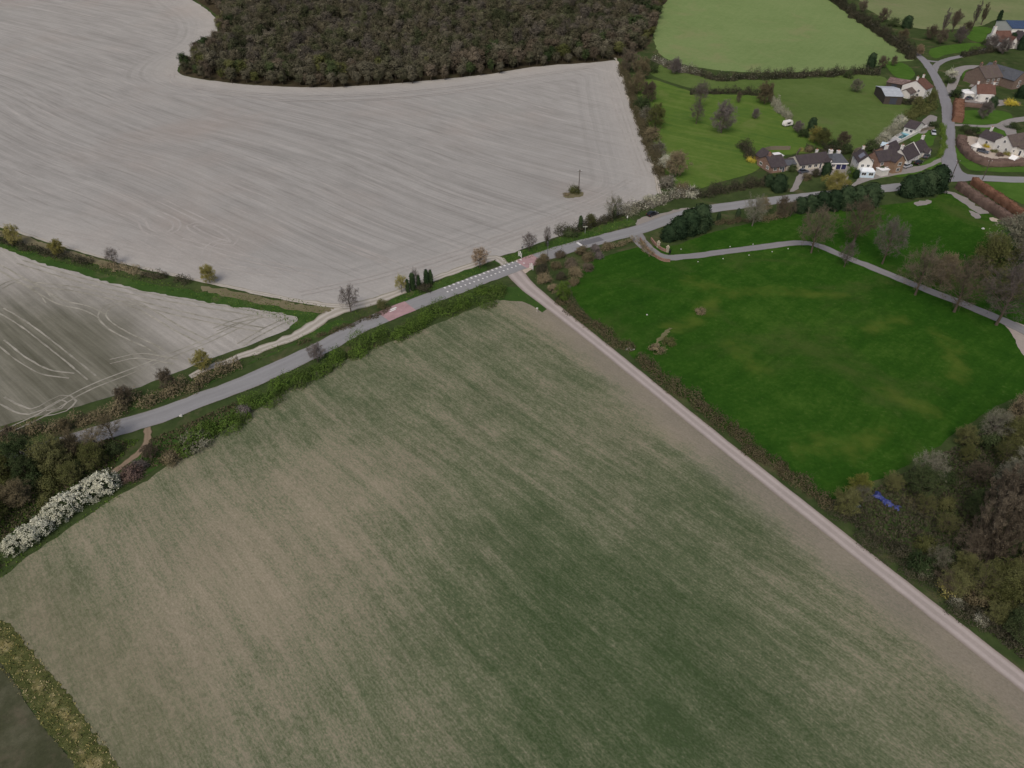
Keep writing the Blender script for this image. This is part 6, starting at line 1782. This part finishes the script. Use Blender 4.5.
P_BLK, P_WHT, P_BLU, P_SIL, P_GRY = paint('black_car_paint', (.012, .013, .016)), paint('white_car_paint', (.72, .72, .71)), paint('blue_car_paint', (.02, .05, .13)), paint('silver_car_paint', (.38, .40, .42)), paint('grey_car_paint', (.08, .09, .11))
car((652, 215.6), (662, 212), P_BLK, 'black car pulled up in the lay-by by the blossoming hedge')
car((886.5, 170), (890, 175), P_WHT, 'white van parked in front of the brick house, left of a white car', 'van', 'parked_van')
car((897.2, 170.2), (898, 176), P_WHT, 'white car parked nose out in front of the brick house')
car((803, 173), (811, 171.5), P_GRY, 'dark grey car parked on the forecourt of the long bungalow')
car((861, 173), (864, 178), P_BLU, 'blue car parked beside the glazed conservatory')
car((906.5, 167.5), (913, 165.5), P_SIL, 'silver car parked at the low end of the white cottage row')
car((918, 164), (924, 161), P_BLK, 'black car parked along the front of the white cottage row')
car((926, 157.5), (931, 154), P_GRY, 'dark grey car by the porch of the white cottage row')
car((931.5, 125), (933.5, 119), P_WHT, 'white car parked at the top of the pool drive')
car((965.5, 94.5), (973, 94), P_WHT, 'white van parked beside the bowed white cottage', 'van', 'parked_van')
car((969, 99.5), (976, 98.5), P_GRY, 'grey car parked below the white van at the bowed cottage')
car((982.5, 153), (991, 155), P_GRY, 'dark blue grey car parked in the gravel garden')
car((933, 134.5), (935, 142), P_SIL, 'silver grey car parked on the lawn edge beside the lane hedge')

# caravan
p = at(787, 126)
root = empty('caravan', p, 'white touring caravan at the end of the pinkish blossoming hedge', 'caravan', None, .5)
link('body', rounded('caravan_body', *extrude([(-2.2, .45), (-2.3, 1.2), (-1.9, 2.3), (1.7, 2.35), (2.3, 1.5), (2.25, .45)], -1.05, 1.05), WHITE, .12), root)
for s in (-1, 1):
    link('window', rounded('caravan_window', *boxes([(-1.2, s * 1.055 - .02, 1.2, .6, s * 1.055 + .02, 1.8)]), GLS, 0), root)
    me = bpy.data.meshes.new('wheel'); bm = bmesh.new()
    bmesh.ops.create_cone(bm, cap_ends=True, segments=14, radius1=.32, radius2=.32, depth=.2, matrix=Matrix.Translation((0, s * .95, .32)) @ Matrix.Rotation(PI / 2, 4, 'X'))
    bm.to_mesh(me); bm.free(); me.materials.append(TYRE); link('wheel', me, root)
link('drawbar', poly_mesh('drawbar', *boxes([(2.2, -.05, .42, 3.4, .05, .52)]), RIM), root)

# white garden tent: round walls, conical roof
p = at(974.6, 151)
root = empty('garden_tent', p, 'white round garden tent standing on the gravel inside the curved hedge', 'tent')
k = 10
V = [(1.9 * math.cos(2 * PI * i / k), 1.9 * math.sin(2 * PI * i / k), z) for z in (0, 2.0) for i in range(k)]
F = [(i, (i + 1) % k, k + (i + 1) % k, k + i) for i in range(k) if i != 7]
link('tent_wall', poly_mesh('tent_wall', V, F, WHITE), root)
V = [(2.1 * math.cos(2 * PI * i / k), 2.1 * math.sin(2 * PI * i / k), 1.95) for i in range(k)] + [(1.0 * math.cos(2 * PI * i / k), 1.0 * math.sin(2 * PI * i / k), 2.75) for i in range(k)] + [(0, 0, 3.5)]
link('tent_roof', poly_mesh('tent_roof', V, [(i, (i + 1) % k, k + (i + 1) % k, k + i) for i in range(k)] + [(k + i, k + (i + 1) % k, 2 * k) for i in range(k)], WHITE), root)

# ------------------------------------------------------------------ posts, signs, gateway
def post(name, px, h, r, mat, label, cat, group=None, lean=0.0):
    p = at(*px)
    root = empty(name, p, label, cat, group)
    me = bpy.data.meshes.new('shaft'); bm = bmesh.new()
    bmesh.ops.create_cone(bm, cap_ends=True, segments=10, radius1=r, radius2=r * .75, depth=h + .4, matrix=Matrix.Translation((0, 0, h / 2 - .2)))
    bm.to_mesh(me); bm.free(); me.materials.append(mat)
    link('shaft', me, root)
    return root


WOODP = plain('weathered_pole_wood', (.075, .062, .05))
STEEL = plain('grey_steel', (.10, .105, .11), .5, .4)
for (px, h, lab) in (((950, 181.5), 8.0, 'wooden utility pole in the middle of the village junction mouth'), ((982.3, 180), 7.5, 'wooden utility pole on the verge past the village junction'), ((578.5, 193), 8.5, 'wooden utility pole rising from the lone bush in the ploughed field')):
    r = post('utility_pole', px, h, .16, WOODP, lab, 'pole', 'utility poles')
    link('crossarm', poly_mesh('crossarm', *boxes([(-.8, -.06, h - .6, .8, .06, h - .48)]), WOODP), r)
    for x in (-.65, 0, .65): link('insulator', poly_mesh('insulator', *boxes([(x - .05, -.05, h - .478, x + .05, .05, h - .3)]), FRAME), r)
r = post('street_lamp', (547.5, 260), 5.2, .11, STEEL, 'street lamp on the park side of the road past the pink surfacing', 'street lamp')
link('lamp_arm', poly_mesh('lamp_arm', *boxes([(-.05, 0, 5.1, .05, 1.4, 5.18)]), STEEL), r)
link('lamp_head', rounded('lamp_head', *boxes([(-.14, 1.1, 5.02, .14, 1.8, 5.2)]), STEEL, .04), r)


def panel_gate(px, label):
    p = at(*px)
    a, b_ = at(520, 265), at(540, 258)
    rz = math.atan2(b_.y - a.y, b_.x - a.x) + PI / 2
    root = empty('gateway_panel', p, label, 'road sign', 'white village gateway panels', rz)
    for x in (-.75, .75): link('post', poly_mesh('post', *boxes([(x - .07, -.07, -.3, x + .07, .07, 1.6)]), WHITE), root)
    for z in (.35, .7, 1.05): link('rail', poly_mesh('rail', *boxes([(-.68, -.04, z, .68, .04, z + .14)]), WHITE), root)
    link('sign_plate', poly_mesh('sign_plate', *boxes([(-.35, -.10, 1.28, .35, -.045, 1.95)]), WHITE), root)


panel_gate((520.0, 257.2), 'white gateway panel on the ploughed field side of the pink surfacing')
panel_gate((531.4, 269.2), 'white gateway panel on the park side of the pink surfacing')
r = post('road_sign', (522.3, 253.5), 2.4, .04, STEEL, 'thin grey sign post just behind the field side gateway panel', 'road sign')
link('sign_plate', poly_mesh('sign_plate', *boxes([(-.3, -.06, 1.7, .3, -.042, 2.4)]), STEEL), r)
r = post('road_sign', (627, 221), 2.0, .05, STEEL, 'small white sign by the grass bank opposite the park entrance', 'road sign')
link('sign_plate', poly_mesh('sign_plate', *boxes([(-.2, -.08, 1.1, .2, -.052, 1.9)]), WHITE), r)
r = post('fingerpost', (585, 233.5), 2.6, .06, plain('pale_post', (.4, .42, .36)), 'pale fingerpost on the verge facing the bramble hedge', 'signpost')
link('finger_board', poly_mesh('finger_board', *boxes([(-.75, -.04, 2.2, .65, .04, 2.42)]), plain('finger_board', (.42, .44, .36))), r)
r = post('marker_post', (537, 312), 1.1, .12, plain('bleached_wood', (.42, .40, .34)), 'short pale post at the crop field corner beside the farm track', 'post')
link('cap', poly_mesh('cap', *boxes([(-.22, -.22, 1.0, .22, .22, 1.25)]), plain('pale_cap', (.5, .49, .43))), r)
STONE = plain('gateway_stone', (.36, .32, .24), grain=.3)
for (px, lab) in (((658, 247.5), 'stone gate pier nearer the road at the park gateway'), ((667.2, 252.2), 'stone gate pier next to the black gate')):
    p = at(*px)
    root = empty('gate_pier', p, lab, 'gate pier', 'stone piers of the park gateway', .4)
    link('shaft', rounded('pier_shaft', *boxes([(-.35, -.35, -.3, .35, .35, 1.7)]), STONE, .03), root)
    link('cap', rounded('pier_cap', *boxes([(-.45, -.45, 1.703, .45, .45, 1.88)]), STONE, .03), root)
    me = bpy.data.meshes.new('finial'); bm = bmesh.new(); bmesh.ops.create_uvsphere(bm, u_segments=12, v_segments=8, radius=.27, matrix=Matrix.Translation((0, 0, 2.12)))
    bm.to_mesh(me); bm.free(); me.materials.append(STONE); link('finial', me, root)
p = at(668.8, 255.5)
root = empty('park_gate', p, 'black iron gate standing open beside the stone pier', 'gate', None, 1.0)
IRON = plain('black_iron', (.012, .012, .013), .5, .4)
link('gate_frame', poly_mesh('gate_frame', *boxes([(-.03, -.03, .1, .03, .03, 1.7), (1.37, -.03, .1, 1.43, .03, 1.7), (.032, -.028, .15, 1.368, .028, .22), (.032, -.028, 1.55, 1.368, .028, 1.62)]), IRON), root)
link('gate_bars', poly_mesh('gate_bars', *boxes([(x - .035, -.02, .222, x + .035, .02, 1.548) for x in np.arange(.14, 1.34, .15)]), IRON), root)
MARK = plain('whitewashed_marker', (.45, .45, .42))
for k, (u, v) in enumerate([(681, 249.5), (698, 262), (723, 259), (749, 255.5), (753, 244.5), (772, 252), (788, 249), (730, 247)]):
    p = at(u, v)
    me = rounded('marker_stone', *extrude([(-.16, -.1), (-.15, .2), (-.05, .28), (.07, .27), (.15, .18), (.16, -.1)], -.13, .13, .05), MARK, .03)
    o = link('marker_stone', me, None, None, p)
    tag(o, 'small whitewashed marker stone in the grass along the park drive', 'marker stone', 'marker stones along the park drive')
for (u, v, s, lab) in ((647, 315, .5, 'small white stone alone in the open park grass by the track hedge'), (983, 229, .9, 'white stone lying on the upper park grass below the rubble strip'), (181, 416, .7, 'white litter lying on the verge below the road')):
    o = link('white_stone', rounded('white_stone', *extrude([(-.5 * s, -.1), (-.45 * s, .25 * s), (-.1 * s, .5 * s), (.35 * s, .4 * s), (.5 * s, -.1)], -.4 * s, .4 * s, .1 * s), MARK, .05), None, None, at(u, v))
    tag(o, lab, 'stone')


def rock_heap(name, px, n, R, size, mat, label, cat):
    rng = np.random.default_rng(5)
    bm = bmesh.new()
    for _ in range(n):
        r = R * math.sqrt(rng.uniform()); a = rng.uniform(0, 6.28)
        s = size * rng.uniform(.6, 1.3)
        M = Matrix.Translation((r * math.cos(a) * 1.4, r * math.sin(a), max(.1, (R - r) * .45) * rng.uniform(.2, 1))) @ Matrix.Rotation(rng.uniform(0, 3), 4, 'Z') @ Matrix.Diagonal((s, s * .8, s * .6, 1))
        bmesh.ops.create_icosphere(bm, subdivisions=1, radius=1, matrix=M)
    for v in bm.verts: v.co += Vector(rng.normal(0, size * .12, 3))
    me = bpy.data.meshes.new(name); bm.to_mesh(me); bm.free(); me.materials.append(mat)
    o = link(name, me, None, None, at(*px))
    return tag(o, label, cat)


rock_heap('rubble_heap', (630, 349.5), 20, .7, .27, MARK, 'heap of white rubble between the track hedge and the park grass', 'rubble heap')

# garden fences: posts, rails and boards
FENCEM = plain('weathered_fence_board', (.17, .145, .11), grain=.3)


def fence(px, h, label):
    w = catmull(W2(px), False, 2.0) if len(px) > 2 else np.array([W2(px)[0] + (W2(px)[1] - W2(px)[0]) * k for k in np.linspace(0, 1, max(2, int(np.linalg.norm(W2(px)[1] - W2(px)[0]) / 2)))])
    o = Vector((*w[0], float(hgt(*w[0]))))
    root = empty('garden_fence', o, label, 'fence', 'garden fences of the village')
    for p, q in zip(w[:-1], w[1:]):
        dx, dy = q - p
        L_ = math.hypot(dx, dy)
        z = float(hgt(*p)) - o.z
        me = poly_mesh('fence_panel', *boxes([(.06, -.03, .08, L_ - .06, .03, h)] + [(x, .032, .12, x + .1, .05, h - .05) for x in np.arange(.12, L_ - .2, .25)]), FENCEM)
        f = link('panel', me, root, None, Vector((p[0] - o.x, p[1] - o.y, z)))
        f.rotation_euler = (0, 0, math.atan2(dy, dx))
        po = link('post', poly_mesh('fence_post', *boxes([(-.055, -.055, -.2, .055, .055, h + .12)]), FENCEM), root, None, Vector((p[0] - o.x, p[1] - o.y, z)))


for px, h, lab in (([(757, 160), (766, 151), (790, 150)], 1.6, 'board fence round the back of the brick bungalow garden'), ([(796, 156), (800, 151)], 1.6, 'short board fence between the two bungalows'),
                   ([(849, 163), (854, 153), (866, 150)], 1.7, 'board fence between the garage house and the white house'), ([(876, 158), (872, 151)], 1.7, 'board fence between the white house and the brick house'),
                   ([(917, 133), (928, 130), (934, 130)], 1.3, 'board fence along the lawn below the pool drive'), ([(1003, 102), (1020, 106)], 1.5, 'board fence behind the yellow forsythia'),
                   ([(910, 99), (922, 100)], 1.4, 'board fence below the red roofed lane cottage'), ([(958, 97), (961, 104)], 1.4, 'board fence at the lane end of the cottage yard')):
    fence(px, h, lab)
# overhead wires between the two junction poles
a, b_ = at(950, 181.5) + Vector((0, 0, 7.65)), at(982.3, 180) + Vector((0, 0, 7.15))
g = Geo()
for k in (-.65, 0, .65):
    q = np.linspace(0, 1, 9)
    P = np.array([[a.x + (b_.x - a.x) * t_ + k * .2, a.y + (b_.y - a.y) * t_ + k, a.z + (b_.z - a.z) * t_ - 1.2 * t_ * (1 - t_)] for t_ in q])
    g.add(*tube(P, np.full(9, .018), 4))
me = g.mesh('overhead_wire'); me.materials.append(IRON)
tag(link('overhead_wire', me), 'overhead wires strung between the two utility poles of the junction', 'wire')

# blue tarpaulin over a heap in the thicket
def tarp(px0, px1, w, h, mat, label, seed):
    a, b_ = at(*px0), at(*px1)
    d = b_ - a
    rz = math.atan2(d.y, d.x); Lh = math.hypot(d.x, d.y)
    rng = np.random.default_rng(seed)
    nx, ny = 44, 16
    x, y = np.meshgrid(np.linspace(0, 1, nx), np.linspace(-1, 1, ny), indexing='ij')
    ph = rng.uniform(0, 6, 6)
    prof = (1 - np.abs(y) ** 2.2) * (.65 + .35 * np.sin(x * 9 + ph[0]) * np.sin(x * 4 + ph[1])) * np.minimum(1, 7 * np.minimum(x, 1 - x) + .15)
    z = h * prof + .10 * np.sin(x * 40 + y * 5 + ph[2]) * np.sin(y * 6 + ph[3]) + .07 * np.sin(x * 23 - y * 9 + ph[4]) + rng.normal(0, .045, x.shape) + .12
    X = x * Lh + .2 * np.sin(y * 4 + x * 7 + ph[5]); Y = y * w * .5 * (.8 + .25 * np.sin(x * 13 + ph[0])) + .25 * np.sin(x * 6 + ph[1])
    z[:, 0] = z[:, -1] = .03; z[0] = z[-1] = .03
    V = np.stack([X, Y, z], 2).reshape(-1, 3)
    i, j = np.meshgrid(np.arange(nx - 1), np.arange(ny - 1), indexing='ij')
    q = (i * ny + j).ravel()
    o = link('tarpaulin', mesh_np('tarpaulin', V, [np.column_stack([q, q + ny, q + ny + 1, q + 1])], [mat], smooth=True), None, None, a)
    o.rotation_euler = (0, 0, rz)
    m = o.modifiers.new('cloth_thickness', 'SOLIDIFY'); m.thickness = .02
    return tag(o, label, 'tarpaulin')


BLUE = plain('blue_tarpaulin_sheet', (.034, .046, .165), .45, .3, grain=.7, gs=1.2)
tarp((873, 494), (899, 510), 1.9, .7, BLUE, 'crumpled bright blue tarpaulin lying over a heap in the thicket', 3)
tarp((850, 511), (860, 507), .9, .4, plain('faded_blue_sheet', (.09, .13, .19), .6), 'small faded blue grey sheet beside the track hedge', 4)

# ------------------------------------------------------------------ daylight: overcast sky, soft weak sun
SUN_EL, SUN_AZ = math.radians(52), math.radians(200)      # azimuth clockwise from +Y
wd = bpy.data.worlds.new('World')
scene.world = wd
wd.use_nodes = True
nt = wd.node_tree
bg = nt.nodes['Background']
sky = nt.nodes.new('ShaderNodeTexSky')
sky.sky_type = 'NISHITA'
sky.sun_disc = False
sky.sun_elevation = SUN_EL
sky.sun_rotation = SUN_AZ
sky.air_density = 0.7
sky.dust_density = 5.0
sky.ozone_density = .6
nt.links.new(sky.outputs[0], bg.inputs['Color'])
bg.inputs['Strength'].default_value = 0.10
sl = bpy.data.lights.new('sun', 'SUN')
sl.energy = 0.95
sl.angle = math.radians(38)
sl.color = (1.0, .945, .87)
so = bpy.data.objects.new('sun', sl)
COL.objects.link(so)
dirv = Vector((math.sin(SUN_AZ) * math.cos(SUN_EL), math.cos(SUN_AZ) * math.cos(SUN_EL), math.sin(SUN_EL)))
so.rotation_euler = dirv.to_track_quat('Z', 'Y').to_euler()
so.location = (0, 0, 200)

vs_ = scene.view_settings
vs_.view_transform = 'Standard'
vs_.look = 'None'
vs_.gamma = 1
vs_.exposure = 0.36
vs_.use_curve_mapping = False
scene.cycles.max_bounces = 6
scene.cycles.transparent_max_bounces = 12
scene.cycles.use_denoising = True
